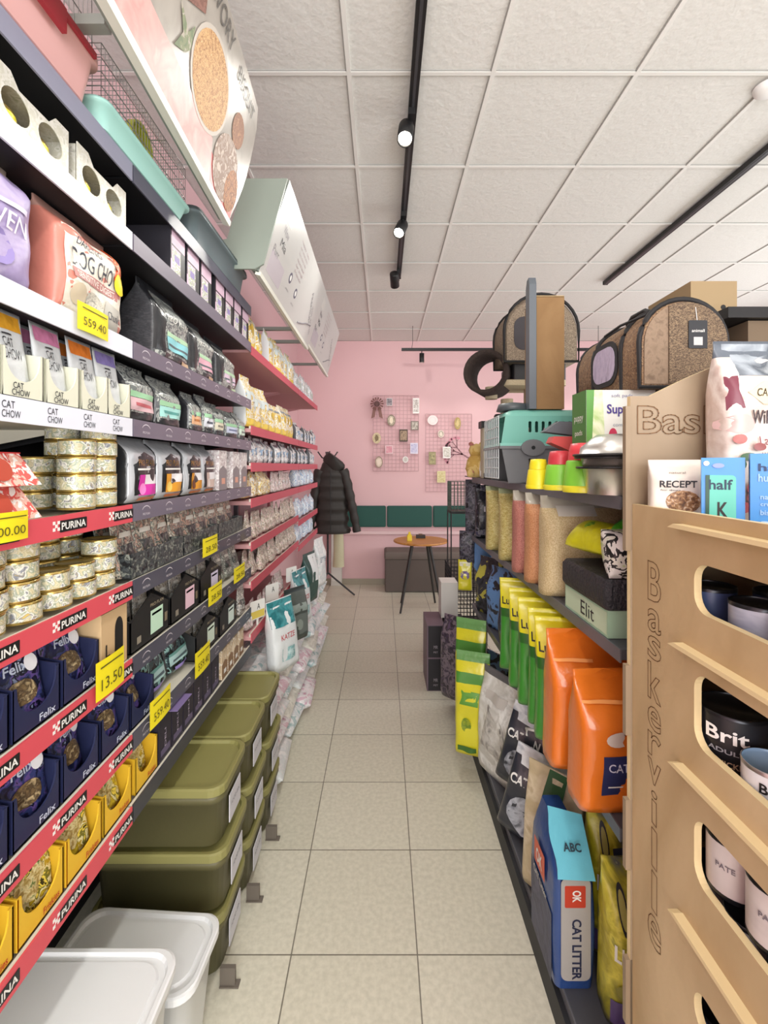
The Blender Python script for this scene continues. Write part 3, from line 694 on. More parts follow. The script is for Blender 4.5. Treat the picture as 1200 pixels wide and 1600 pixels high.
rowtrays(K_nt, K_np, LV[7], (.70, .82, .94, 1.06, 1.18), 'navy', 'fourth red-railed shelf')
rowtrays(K_yt, K_yp, LV[8], (.71, .83, .95, 1.07), 'yellow', 'lowest red-railed shelf')
o = K_yt((FR-.07, 1.20, LV[8]+.0005), ROT_L, 'yellow cardboard tray just past the divider on the lowest shelf', 'display tray'); 
K_yp((FR-.035, 1.20, LV[8]+.012), 0, 'yellow pouch in the tray just past the divider', 'pouch', None, (math.radians(-9), 0, ROT_L))
tanm = mat('c9ab82', .6)
def mk_tan():
    mb = MB().box(-.05, .05, -.065, .065, 0, .135, tanm); Q = T(0, -.0655, 0) @ FRONT
    mb.prism([(.0, .03)]+[(.0+.032*1, .03)]+[(.016+.016*math.cos(a), .085+.028*math.sin(a)) for a in [PI*i/8 for i in range(9)]]+[(0, .03)], 0, .0006, BLACK, Q)
    mb.text('L', BLACK, -.028, .05, .016, .03, Q, .001, .02)
    return mb.build('carton')
K_tan = Kind(mk_tan); put(K_tan, 1.055, LV[6], .13, 'tan carton with black window on the third red-railed shelf', 'carton')
# --- B7 : mint labelled dark packs
mintp = pmat(['2a3338', '1b1e22', '3f5358', '8fb8b5', '20262b'], 18, .25, .3)
K_mp = Kind(lambda: bag(.15, .12, .07, 'full', mintp, blk, None, [('rect', -.8, .8, .22, .45, mat('b9dcdc', .4)), ('rect', -.8, .8, .45, .52, mat('6fa59f', .4)), ('rect', -.6, .6, .28, .34, mat('5c6f78', .4)), ('rect', -.5, .5, .05, .14, mat('8b7bb5', .4))], 4, .003, 31, 24, 12, 'food_pack'))
for i, y in enumerate((1.31, 1.465)):
    for j in range(2):
        o = K_mp((FR-.06-.075*j, y, LV[7]+.001), 0, 'dark pack with pale mint label, %s along, %s row behind the grey rail' % (ORD[i], ORD[j]), 'food pack', 'dark packs with mint labels', (math.radians(-10), 0, ROT_L))
K_gp = mk_pouch(pmat(['bfc0bd', '6d6e70', 'd9d5cf', '3c3d40', '9c8a78'], 40, .3, .3), blkpr, .09, .12, 33, .03)
put(K_gp, 2.03, LV[7], .03, 'grey pouch at the far end of the eighth grey-railed shelf', 'pouch')
# --- B8 : dark boxes
vio = mat('262231', .5)
def mk_dark():
    mb = MB().box(-.036, .036, -.06, .06, 0, .118, vio); Q = T(0, -.0605, 0) @ FRONT
    mb.text('DELI', mat('b9aec4', .5), 0, .055, .05, .009, Q @ T(0, 0, 0) @ T(0, .055, 0) @ RZ(PI/2) @ T(0, -.055, 0), .0004)
    mb.add([(-.028, .012, .0003), (.028, .012, .0003), (.028, .03, .0003), (-.028, .03, .0003)], [(0, 1, 2, 3)], mat('5d5470', .5), Q)
    mb.box(-.034, .034, -.058, .058, .118, .119, mat('544a6b', .5))
    return mb.build('slim_carton')
K_dk = Kind(mk_dark)
for i, y in enumerate((1.30, 1.378, 1.456, 1.534, 1.612, 1.69)): put(K_dk, y, LV[8], .12, 'slim dark violet carton, %s from the near end of the lowest grey-railed shelf' % ORD[i], 'carton', 'slim dark cartons')
lid = MB().box(-.05, .05, -.08, .05, 0, .002, mat('7d6d9c', .5)); tag(lid.build('card_flap', loc=(FR-.05, 1.36, LV[8]+.1205), rz=ROT_L), 'loose violet card flap lying on the slim dark cartons', 'card')
K_lt = Kind(mk_carton(.06, .11, .1, pmat(['d9c7ac', 'cbb596', 'e9dfd0'], 30, .5, 0), mat('8a6a4c', .5), WHITE))
for i, y in enumerate((1.79, 1.86, 1.93, 2.0)): put(K_lt, y, LV[8], .1, 'light tan carton, %s at the far end of the lowest grey-railed shelf' % ORD[i], 'carton', 'light tan cartons')
# --- C and D bays : dry food bags
gold1 = pmat(['f0ede2', 'e8e4d6', 'e3c65a', 'f4f2ea', 'd9b23a', 'a8b7c4'], 14, .35, .2)
whit1 = pmat(['eceaea', 'dcdde0', 'f5f4f2', 'a9b4be', 'e3d3d3', 'cfc6b8'], 30, .35, .2)
pinkp = pmat(['e9dfe0', 'd6a9b4', 'f2efec', 'a98a7d', 'c9c7c4', '7d7a78'], 45, .35, .2)
mixp = pmat(['cfc4b4', 'e6e2dc', '8d8479', 'b9a48b', 'efe9e2', 'd9a7ad', '5d5852'], 50, .35, .2)
K_g = Kind(lambda: bag(.13, .20, .08, 'brick', gold1, mat('efe9dc', .4), None, [('rect', -.9, .9, .0, .22, mat('e3c552', .4)), ('ell', 0, .55, .5, .13, mat('dcb945', .4)), ('rect', -.6, .6, .75, .82, mat('8f98a3', .5))], 5, .003, 51, 22, 12, 'kibble_bag'))
K_g2 = Kind(lambda: bag(.12, .235, .08, 'brick', gold1, mat('e6e9ea', .4), None, [('rect', -.9, .9, .0, .16, mat('e3c552', .4)), ('rect', -.9, .9, .5, .7, mat('cfd8d8', .4))], 5, .003, 52, 22, 12, 'kibble_bag'))
K_w = Kind(lambda: bag(.10, .135, .06, 'brick', whit1, mat('4f4f55', .4), None, [('rect', -.5, .5, .3, .55, mat('8fa9c4', .4)), ('rect', -.7, .7, .78, .9, mat('7d6f7a', .4))], 5, .003, 53, 20, 10, 'kibble_bag'))
K_p = Kind(lambda: bag(.09, .12, .05, 'stand', pinkp, None, None, [('rect', -.5, .5, .3, .5, whit1)], 3, .003, 54, 18, 10, 'food_pouch'))
K_m = Kind(lambda: bag(.10, .14, .05, 'stand', mixp, None, None, [('rect', -.5, .5, .3, .5, mat('d9cfc2', .4))], 3, .004, 55, 18, 10, 'food_pouch'))
def crow(K, ys, z, dep, txt, cat, grp, back=0):
    for i, y in enumerate(ys):
        o = put(K, y, z, dep, '%s, %s along' % (txt, ORD[i]), cat, grp, back+R.uniform(0, .02), ROT_L+R.uniform(-.16, .16)); o.scale = (R.uniform(.9, 1.0), 1, R.uniform(.86, 1.03))
fr = lambda a, b, s: [a+s*i for i in range(int((b-a)/s)+1)]
crow(K_g, fr(2.2, 2.48, .14), CL[0], .08, 'white and gold kibble bag on the top pink-railed shelf', 'pet food bag', 'gold bags on the top pink shelf')
crow(K_g2, fr(2.63, 3.24, .13), CL[0], .08, 'tall pale gold kibble bag on the top pink-railed shelf', 'pet food bag', 'tall pale bags on the top pink shelf')
crow(K_g2, fr(2.2, 2.5, .13), CL[1], .08, 'tall white and gold bag on the second pink-railed shelf', 'pet food bag', 'bags on the second pink shelf')
crow(K_g, fr(2.63, 3.22, .14), CL[1], .08, 'cream and gold bag on the second pink-railed shelf past the tall ones', 'pet food bag', 'cream bags on the second pink shelf')
crow(K_w, fr(2.18, 3.24, .106), CL[2], .06, 'small white bag on the third pink-railed shelf', 'pet food bag', 'white bags on the third pink shelf')
crow(K_g, [], 0, 0, '', '', '')
crow(Kind(lambda: bag(.10, .13, .06, 'brick', pmat(['efe6c9', 'd9c06a', 'eceae4', 'c9a24a', 'a9a49a'], 30, .35, .2), None, None, [], 5, .003, 57, 20, 10, 'kibble_bag')), fr(2.18, 2.6, .11), CL[3], .06, 'small yellow-white bag on the fourth pink-railed shelf', 'pet food bag', 'small bags on the fourth pink shelf')
crow(K_p, fr(2.68, 3.24, .095), CL[3], .05, 'pinkish pouch on the fourth pink-railed shelf', 'pouch', 'pink pouches on the fourth pink shelf')
crow(K_m, fr(2.19, 3.24, .105), CL[4], .05, 'brown and white pouch on the fifth pink-railed shelf', 'pouch', 'pouches on the fifth pink shelf')
crow(K_m, fr(2.19, 3.24, .105), CL[5], .05, 'brown and white pouch on the sixth pink-railed shelf', 'pouch', 'pouches on the sixth pink shelf')
crow(K_p, fr(2.2, 3.2, .1), CL[5], .05, 'pinkish pouch in the second row of the sixth pink-railed shelf', 'pouch', 'second row pouches on the sixth pink shelf', .07)
crow(K_p, fr(2.2, 3.0, .1), CL[6], .05, 'white and pink pouch on the lowest pink-railed shelf', 'pouch', 'pouches on the lowest pink shelf')
DL = (2.10, 1.735, 1.565, 1.40, 1.16, .98)
bl1 = pmat(['eef0f2', 'dfe6ee', 'b5c9dd', 'f7f7f7', '6f9ccb', 'e6d3da'], 30, .35, .2)
K_b = Kind(lambda: bag(.11, .145, .06, 'brick', bl1, None, None, [('rect', -.5, .5, .3, .5, mat('a8bccf', .4))], 5, .003, 58, 20, 10, 'kibble_bag'))
K_wb = Kind(lambda: bag(.13, .175, .07, 'brick', whit1, None, None, [('ell', 0, .4, .5, .16, mat('b5c0b8', .4))], 5, .003, 59, 20, 10, 'kibble_bag'))
crow(K_wb, fr(3.4, 4.2, .14), DL[0], .07, 'white bag on the top shelf of the far bay', 'pet food bag', 'white bags on the top far shelf')
crow(K_w, fr(3.38, 4.2, .11), DL[1], .06, 'small white bag on the second shelf of the far bay', 'pet food bag', 'bags on the second far shelf')
crow(K_w, fr(3.38, 4.2, .11), DL[2], .06, 'small white bag on the third shelf of the far bay', 'pet food bag', 'bags on the third far shelf')
crow(K_b, fr(3.38, 4.2, .12), DL[3], .06, 'white and blue bag on the fourth shelf of the far bay', 'pet food bag', 'bags on the fourth far shelf')
crow(K_b, fr(3.38, 4.2, .12), DL[4], .06, 'white and blue bag on the fifth shelf of the far bay', 'pet food bag', 'bags on the fifth far shelf')
crow(K_b, fr(3.38, 4.2, .12), DL[5], .06, 'white and blue bag on the lowest shelf of the far bay', 'pet food bag', 'bags on the lowest far shelf')
# promo cards clipped on the shelf
for i, (px, py, Y, c) in enumerate(((402, 952, 2.25, 'd9c35c'), (425, 925, 2.5, 'e8e4e0'), (455, 897, 2.95, 'e8e4e4'))):
    q = P(px, py, Y); mb = MB(); Q = FRONT
    mb.prism(rrect(-.05, .05, -.045, .045, .006), 0, .003, WHITE, Q)
    mb.add([(-.045, -.04, .004), (.045, -.04, .004), (.045, -.005, .004), (-.045, -.005, .004)], [(0, 1, 2, 3)], mat(c, .5), Q)
    mb.text('A', BLACK, .005, .015, .02, .028, Q, .004)
    mb.prism([(-.006, -.1), (.006, -.1), (.006, -.045), (-.006, -.045)], 0, .002, WHITE, Q)
    tag(mb.build('promotion_card', loc=q, rz=ROT_L-.5), 'small white promotion card standing out from the shelf edge, %s from the near side' % ORD[i], 'card', 'promotion cards')

# ------------------------------------------------------------------ on top of the left shelves : cages, box, headers
wire = mat('b9bcbc', .35, .8)
def cage(y0, y1, h, col, traylab, label, trayh, extra=None):
    W = y1-y0; D = .30; r = empty('small_animal_cage', (LX+.015, y0, LV[0]+.001))
    tcol = mat(col, .4, coat=.2)
    def rr_(z, g): return [(x, y, z) for x, y in rrect(-D-g, 0+g, -g, W+g, .03)]
    MB().loft([rr_(0, -.012), rr_(trayh*.85, 0), rr_(trayh*.85, .008), rr_(trayh, .008), rr_(trayh, -.002), rr_(.01, -.012)], tcol, True).build('tray', r)
    g = MB(); x0, x1 = -D+.01, -.008
    n = int(W/.014)
    for i in range(n+1):
        y = .008+(W-.016)*i/n; g.bar((x1, y, trayh), (x1, y, h), .0009, wire); g.bar((x0, y, trayh), (x0, y, h), .0009, wire); g.bar((x0, y, h), (x1, y, h), .0009, wire)
    for i in range(int(D/.02)+1):
        x = x0+(x1-x0)*i/int(D/.02)
        for y in (.008, W-.008): g.bar((x, y, trayh), (x, y, h), .0009, wire)
    z = trayh
    while z <= h+.001:
        for a, b_ in (((x0, .008, z), (x1, .008, z)), ((x1, .008, z), (x1, W-.008, z)), ((x0, .008, z), (x0, W-.008, z)), ((x0, W-.008, z), (x1, W-.008, z))): g.bar(a, b_, .0014, wire)
        z += (h-trayh)/4
    for y in (.1, .2, .3):
        if y < W: g.bar((x0, y, h), (x1, y, h), .0014, wire)
    g.build('wire_frame', r)
    if extra: extra(r)
    tag(r, label, 'cage'); return r
def pinkextra(r):
    MB().box(.009, .016, .10, .72, .083, .094, mat('a02632', .4)).box(.009, .018, .55, .63, .05, .094, mat('a02632', .4)).build('clip', r)
    MB().prism([(.50, .10), (.56, .10), (.575, .17), (.52, .17)], 0, .001, mat('dfe6f2', .5), T(.010, 0, 0) @ RZ(ROT_L) @ FRONT).build('paper_label', r)
cage(.20, .95, .36, 'e8b4b2', '', 'grey wire cage with pink tray on the top left shelf', .10, pinkextra)
def tealextra(r):
    t = MB(); t.lathe([(.0, -.02), (.055, -.02), (.055, .0), (.05, .0), (.045, -.012)], mat('c9d14a', .45), (0, 0, 0), 20, T(-.04, .24, .11) @ RY(PI/2)); t.build('exercise_wheel', r)
    MB().lathe([(.0, 0), (.03, 0), (.035, .03)], mat('d6dc5a', .45), (-.05, .33, .015), 16).build('food_bowl', r)
cage(.965, 1.395, .165, 'a9dcd4', '', 'grey wire cage with teal tray and yellow wheel on the top left shelf', .045, tealextra)
r = empty('litter_tray', (LX+.01, 1.46, LV[0]+.001))
def rr_(z, g, W=.52): return [(x, y, z) for x, y in rrect(-.36-g, 0+g, -g, W+g, .03)]
MB().loft([rr_(0, -.01), rr_(.075, 0), rr_(.075, .012), rr_(.085, .012), rr_(.085, .0), rr_(.012, -.02)], mat('66757a', .45)).build('tray_body', r)
MB().loft([rr_(.086, .012), rr_(.095, .010)], mat('3c474b', .45)).build('lid', r)
tag(r, 'grey-blue plastic litter tray beyond the teal cage on top', 'litter tray')

# header boards : leaning over the aisle
def header(y0, y1, z0, z1, xb, xt, face, name, label, deco, rnd=0, yaw=0, sidec='8c958c', t=.03):
    W = y1-y0; H = math.hypot(z1-z0, xt-xb); a = math.atan2(xt-xb, z1-z0)
    r = empty('header_sign', (xb, y0, z0), yaw)
    # local : x along +Y, y up the board, z out of the board towards the aisle
    Q = RY(a) @ RZ(ROT_L) @ FRONT
    if rnd: out = [(0, 0), (W, 0)]+[(W-.03+.03*math.cos(t_)+.09*math.sin(t_*1.0)*0, H*(i/8)) for i, t_ in enumerate([0]*1)]+[(W+.04*math.sin(PI*i/8), H*i/8) for i in range(1, 8)]+[(W-.02, H), (0, H)]
    else: out = [(0, 0), (W, 0), (W, H), (0, H)]
    m_ = MB(); m_.prism(out, -t, 0, mat('c9c9bf', .5), Q, mat(sidec, .5)); m_.build('sign_box', r)
    m_ = MB(); m_.prism(out, .0002, .0012, face, Q); deco(m_, Q, W, H); m_.build('sign_face', r)
    m_ = MB(); m_.prism([(0, -.012), (W, -.012), (W, .004), (0, .004)], -.012, .010, mat('e6e8dc', .4), Q); m_.build('edge_profile', r)
    return tag(r, label, 'header sign')
def d1(m_, Q, W, H):
    rp = lambda pts, c, z: m_.add([(a, b_, z) for a, b_ in pts], [tuple(range(len(pts)))], c, Q)
    rp([(0, 0), (W, 0), (W, H*.20), (0, H*.20)], mat('b9504e', .4), .002)
    rp([(0, H*.02), (W*.84, H*.02), (W*.80, H*.27), (0, H*.27)], pmat(['d5a29d', 'cd918c', 'dcaeaa'], 15, .4, 0, soft=True), .0025)
    pile = pmat(['b98a5c', '8f6238', 'd2ab78', 'a0713f', 'dcb98a'], 75, .6, 0)
    choc = pmat(['7d5347', '8a6054', '6b443a', '96705f'], 40, .6, 0)
    rp([(W*.28, H*.5), (W*.40, H*.42), (W*.47, H*.66), (W*.46, H*.99), (W*.28, H*.99)], pmat(['b9713f', 'c98a5a', 'a35c30'], 30, .6, 0), .003)
    rp([(W*.47, H*.52), (W*.52, H*.44), (W*.65, H*.70), (W*.62, H*.99), (W*.48, H*.99)], choc, .0032)
    rp(circ(W*.735, H*.50, .115, .095, 28), pile, .0034)
    rp(circ(W*.735, H*.50, .125, .105, 28), mat('b5aca2', .5), .0030)
    rp([(W*.585, H*.30), (W*.60, H*.42), (W*.57, H*.52), (W*.615, H*.47), (W*.63, H*.56), (W*.635, H*.42), (W*.62, H*.36)], pmat(['6d7a5d', '7f8668', 'a9a294'], 30, .6, 0), .0036)
    rp(circ(W*.91, H*.60, .05, .045, 18), pmat(['9c6a45', '7d4f33', 'b08058'], 60, .6, 0), .003)
    rp(circ(W*.90, H*.26, .10, .085, 22), pmat(['a39184', '8c7466', 'bfb0a4'], 30, .6, 0), .0031)
    rp(circ(W*.96, H*.20, .055, .06, 16), pmat(['8f5a38', 'b07a4e', '6a3d24', 'cf9c70'], 50, .6, 0), .0034)
    m_.text('SAVORY', mat('55504c', .5), W*.62+.10, H*.90, .20, .045, Q, .004); m_.text('BISCUIT', mat('55504c', .5), W*.90, H*.88, .17, .035, Q, .004)
header(.25, 1.50, 2.34, 2.70, -.44, -.34, pmat(['a39c94', '99928a', 'b1aba3'], 8, .3, 0, soft=True), '', 'large food picture header board leaning over the near shelves', d1, 1, .05)
def d2(m_, Q, W, H):
    gi = mat('8d8a90', .5); ga = mat('b9a4a8', .5)
    for i, (a, b_) in enumerate(((.10, .64), (.11, .5), (.06, .36))):
        m_.text(['Wow', 'Mia', 'Purr'][i], INK if i == 1 else gi, W*a+.04, H*b_, .09, .035, Q, .002)
    m_.prism(rrect(W*.05, W*.17, H*.72, H*.90, .01), .001, .0016, mat('cfcdc8', .5), Q)
    m_.prism(rrect(W*.05, W*.24, H*.10, H*.34, .01), .001, .0016, mat('bcb4bb', .5), Q)
    for (a, b_) in ((.34, .38), (.47, .33)):
        m_.prism(circ(W*a, H*b_, .026), .001, .0018, mat('59586a', .5), Q); m_.prism(circ(W*a, H*b_, .014), .0019, .0022, WHITE, Q)
        m_.text('premium', gi, W*a, H*b_-.06, .06, .012, Q, .002)
    for k in range(6): m_.text(['happy cats', 'eat what they', 'love every day', 'natural food', 'for small', 'friends'][k], ga, W*.42+.05*k*0, H*(.86-.07*k), .20-.01*k, .016, Q, .002)
    m_.text('PREMIUM', mat('7d7a80', .5), W*.80, H*.48, .19, .03, Q @ T(W*.80, H*.48, 0) @ RZ(-.9) @ T(-W*.80, -H*.48, 0), .002)
    m_.text('deli snack', mat('8d8a90', .5), W*.88, H*.36, .19, .025, Q @ T(W*.88, H*.36, 0) @ RZ(-.9) @ T(-W*.88, -H*.36, 0), .002)
    m_.tube([(W*.64, H*.1, .003), (W*.72, H*.16, .003), (W*.80, H*.24, .003), (W*.9, H*.3, .003)], .004, gi, 6, Q)
header(1.86, 3.05, 2.33, 2.70, -.50, -.375, mat('c3c3c0', .35), '', 'white header board with grey lettering over the second bay', d2)
header(3.07, 4.15, 2.36, 2.74, -.50, -.39, mat('c3c3c0', .35), '', 'further white header board with grey lettering near the pink wall', d2)
for i, (y, z) in enumerate(((.9, 2.4), (1.93, 2.38), (2.9, 2.4), (3.2, 2.4), (4.0, 2.42))):
    tag(MB().box(-.55, 0, -.012, .012, 0, .02, mat('9aa09a', .5)).build('sign_bracket', loc=(-.535, y, z)), 'grey metal bracket behind the header boards, %s from the near end' % ORD[i], 'bracket', 'header board brackets')
# flange panel on the near end of the second header
tag(MB().prism([(0, 0), (.24, .0), (.275, .02), (.37, .36), (.20, .36), (.13, .12), (0, .09)], 0, .01, mat('8f9a90', .5), T(-.75, 1.85, 2.335) @ FRONT).build('sign_end_panel'), 'grey-green end panel closing the white header board', 'end panel')
# ------------------------------------------------------------------ floor in front of the left shelving
olive = mat('605c3c', .5, bump=.05, bs=80); olive2 = mat('8b8752', .45); paper = mat('d3d2da', .5)
def mk_bin():
    w, d, h = .25, .40, .165; r = empty('storage_bin')
    def rr_(z, g, rad=.045): return [(x, y, z) for x, y in rrect(-w/2-g, w/2+g, -d/2-g, d/2+g, rad)]
    MB().loft([rr_(0, -.02), rr_(.006, -.012), rr_(h*.86, -.003), rr_(h*.86, .004), rr_(h, .004), rr_(h, -.004)], olive, True).build('bin_body', r)
    MB().loft([rr_(h+.001, .002), rr_(h+.001, .007), rr_(h+.022, .007), rr_(h+.026, .003), rr_(h+.026, -.006), rr_(h+.016, -.010), rr_(h+.016, -.04)], olive2, True, smooth=False).build('lid', r)
    MB().box(-.055, .055, -d/2-.0035, -d/2-.003+.002, .035, .12, paper).text('FOOD BIN', mat('8a8a96', .5), 0, .085, .08, .012, T(0, -d/2-.004, 0) @ FRONT, .0).build('paper_label', r)
    return r
K_bin = Kind(mk_bin)
for i, (y, n, dx) in enumerate(((1.51, 3, 0), (1.78, 3, -.0), (2.05, 3, .0))):
    for j in range(n):
        K_bin((-.485-.20+dx+(.006 if j == 1 else 0), y, .0+.195*j+.002), ROT_L, 'olive green lidded food bin, %s from the floor in the %s stack' % (ORD[j], ['nearest', 'middle', 'farthest'][i]), 'storage bin', 'olive food bins under the shelves')
white_p = mat('e4e6e8', .3, coat=.2)
def mk_tub(w, d, h):
    r = empty('plastic_tub')
    def rr_(z, g, rad=.05): return [(x, y, z) for x, y in rrect(-w/2-g, w/2+g, -d/2-g, d/2+g, rad, 6)]
    MB().loft([rr_(0, -.03), rr_(h*.9, -.008), rr_(h*.9, 0), rr_(h-.02, 0)], white_p).build('tub_body', r)
    MB().loft([rr_(h-.019, 0), rr_(h-.019, .006), rr_(h-.002, .006), rr_(h, .002), rr_(h, -.006), rr_(h-.009, -.010), rr_(h-.009, -.020), rr_(h-.004, -.024)], white_p, smooth=False).build('lid', r)
    return r
t = mk_tub(.27, .40, .42); t.location = (-.475-.20, .945, 0); t.rotation_euler = (0, 0, ROT_L); tag(t, 'white lidded plastic tub nearest on the floor under the shelves', 'plastic tub')
t = mk_tub(.205, .38, .28); t.location = (-.475-.175, 1.215, 0); t.rotation_euler = (0, 0, ROT_L-.06); tag(t, 'lower white lidded tub between the nearest tub and the olive bins', 'plastic tub')
for i, (x, y) in enumerate(((-.475, 1.375), (-.475, 1.645), (-.475, 1.915))):
    tag(MB().box(-.045, .0, -.0, .012, 0, .055, mat('6d655c', .5)).box(-.045, .012, -.006, .018, 0, .004, mat('6d655c', .5)).build('foot_bracket', loc=(x+.035, y, 0)), 'grey metal foot bracket on the floor, %s from the near end' % ORD[i], 'bracket', 'foot brackets')
# heaps of litter and food bags
wp = [pmat(['e6e4e2', 'f2f1f0', 'd9dcde', 'dfe6e4', 'f0e9ea'], 22, .3, .5, soft=True), pmat(['e9e9ea', 'd5dfe2', 'f3f3f3', '9dc0c2', 'e3e3e6'], 16, .3, .35, soft=True),
      pmat(['e6dce0', 'dcb5c4', 'f2eef0', 'd9d4d7', 'c0789a'], 18, .3, .35, soft=True), pmat(['d7d5c9', 'eceadf', 'c9c8bc', 'e3e3dc'], 18, .3, .35, soft=True)]
K_h = [Kind(lambda m=m, s=s: bag(.34, .30, .115, 'pillow', m, None, None, [('rect', -.55, .55, .25, .6, wp[(s+1) % 4])], 4, .007, 70+s, 26, 14, 'litter_bag')) for s, m in enumerate(wp)]
HN = ['plain white', 'white and teal', 'white and magenta', 'cream white']
for c, y in enumerate((2.36, 2.70, 3.05, 3.40, 3.76, 4.10)):
    n = (5, 5, 5, 5, 5, 5)[c]
    for j in range(n):
        kx = (c+2*j) % 4
        # lying flat, its end towards the aisle
        K_h[kx]((-.485+R.uniform(-.02, .03)-.012*j, y+R.uniform(-.02, .02), .06+.105*j), 0, '%s litter bag, %s from the floor in the %s heap from the bins' % (HN[kx], ORD[j], ORD[c]), 'litter bag', 'litter bags heaped on the floor',
                (math.radians(-90), R.uniform(-.04, .04), ROT_L+R.uniform(-.08, .08)))
tealp = pmat(['2f7f86', '256a72', '4b99a0', '1f5a63'], 14, .3, .3, soft=True)
def mk_teal(): return bag(.19, .34, .08, 'brick', mat('dfe4e6', .35, bump=.3), None, None, [('rect', -.98, .98, .62, .99, tealp), ('rect', -.5, .5, .12, .3, pmat(['4c979b', 'cfe0e0'], 40, .4, 0)), ('text', 'KATZE', -.5, .6, .42, .5, mat('c25a5e', .5))], 4, .004, 77, 24, 14, 'litter_bag')
K_t = Kind(mk_teal)
K_t((-.50, 2.34, .535), 0, 'white bag with teal top standing on the near heap beside the aisle', 'litter bag', None, (math.radians(-6), 0, ROT_L-.5))
K_t((-.53, 3.02, .535), 0, 'white bag with teal top standing further along the heap', 'litter bag', None, (math.radians(-4), 0, ROT_L-.3))
o = bag(.17, .30, .09, 'brick', mat('4d544f', .35, bump=.2), None, mat('1f2b2c', .3), [('rect', -.7, .7, .55, .7, mat('8e9a94', .4)), ('rect', -.8, .8, .12, .5, mat('6a726e', .4)), ('ell', 0, .3, .3, .1, mat('8d968f', .4))], 5, .003, 78, 24, 12, 'litter_bag')
o.location = (-.52, 2.72, .535); o.rotation_euler = (0, 0, ROT_L-.6); tag(o, 'dark grey-green bag standing upright on the heaped litter bags', 'litter bag')
o = bag(.2, .36, .09, 'brick', mat('244a44', .35, bump=.3), None, None, [('rect', -.3, .95, .4, .95, mat('e3e6e6', .4))], 4, .004, 79, 22, 12, 'litter_bag')
o.location = (-.56, 3.5, .535); o.rotation_euler = (0, 0, ROT_L-.3); tag(o, 'dark green and white bag upright behind the grey-green one', 'litter bag')
o = bag(.22, .40, .09, 'brick', wp[0], None, None, [('text', 'LITTER', -.6, .6, .5, .6, mat('8d9aa8', .5))], 4, .005, 80, 22, 12, 'litter_bag')
o.location = (-.55, 3.95, .535); o.rotation_euler = (0, 0, ROT_L-.2); tag(o, 'tall plain white bag upright at the far end of the heap', 'litter bag')

# ------------------------------------------------------------------ back of the room
# coat rack with padded jacket
r = empty('coat_stand', (-.66, 5.55, 0)); sm = mat('2b2a2d', .4)
MB().tube([(0, 0, .25), (0, 0, 1.72)], .012, sm, 10).build('pole', r)
for k, a in enumerate((-.15, 2.0, 4.1)):
    MB().tube([(0, 0, .27), (.10*math.cos(a), .10*math.sin(a), .19), (.33*math.cos(a), .33*math.sin(a), .012)], .011, sm, 8).build('leg', r)
for k in range(4):
    a = k*PI/2+.3; MB().tube([(0, 0, 1.62), (.07*math.cos(a), .07*math.sin(a), 1.65), (.12*math.cos(a), .12*math.sin(a), 1.72)], .008, sm, 8).build('hook', r)
tag(r, 'black metal coat stand with three legs by the pink wall', 'coat stand')
jm = mat('2b2724', .55, bump=.15, bs=60)
mb = MB(); rings = []
N = 28
for j in range(29):
    v = j/28; z = .76+.84*v
    wx = .19+.012*math.sin(v*40)+(.02 if v < .1 else 0); wy = .10+.012*math.sin(v*40)
    if v > .8: wx *= 1-(v-.8)*2.6; wy *= 1-(v-.8)*1.6
    rings.append([(wx*math.cos(2*PI*i/N)*(1+.05*math.sin(5*2*PI*i/N)), wy*math.sin(2*PI*i/N), z) for i in range(N)])
mb.loft(rings, jm)
jk = mb.build('padded_jacket', loc=(-.60, 5.43, 0))
for s in (-1, 1):
    pts = []; rad = []
    for i in range(22):
        v = i/21; pts.append((s*(.13+.12*v**.7+.05*v*(s > 0)), -.03, 1.50-.72*v)); rad.append(.062-.018*v+.006*math.sin(v*34))
    MB().tube(pts, rad, jm, 14).build('sleeve', jk)
hd = MB(); hd.loft([[(.03+(.13-.3*abs(v-.5)**2)*math.cos(a), -.03+.10*math.sin(a)*(.5+v*.6), 1.50+.17*v-.04*math.cos(a)) for a in [2*PI*i/18 for i in range(18)]] for v in (0, .2, .4, .6, .8, 1)], jm, True); hd.build('hood', jk)
MB().tube([(-.0, -.112, .80), (-.0, -.115, 1.1), (0, -.11, 1.5)], .004, BLACK, 6).build('zip', jk)
tag(jk, 'black padded hooded jacket hanging on the coat stand', 'jacket')
sc = MB(); sc.loft([[(-.05+.07*math.cos(a)*(1+.1*math.sin(3*a+v*4))*(1-.25*v), .04*math.sin(a), .30+.62*v) for a in [2*PI*i/18 for i in range(18)]] for v in [k/8 for k in range(9)]], mat('d5cfae', .7, bump=.3))
tag(sc.build('cloth_wrap', loc=(-.50, 5.72, 0)), 'cream cloth hanging below the jacket by the pink wall', 'cloth')
tag(MB().box(-.07, .07, 0, .05, 0, .74, mat('dcdad2', .5)).box(-.06, .06, -.01, 0, .06, .70, mat('e6e4de', .4)).build('white_panel', loc=(-.60, 5.98, 0)), 'narrow white panel on the wall behind the coat stand', 'panel')
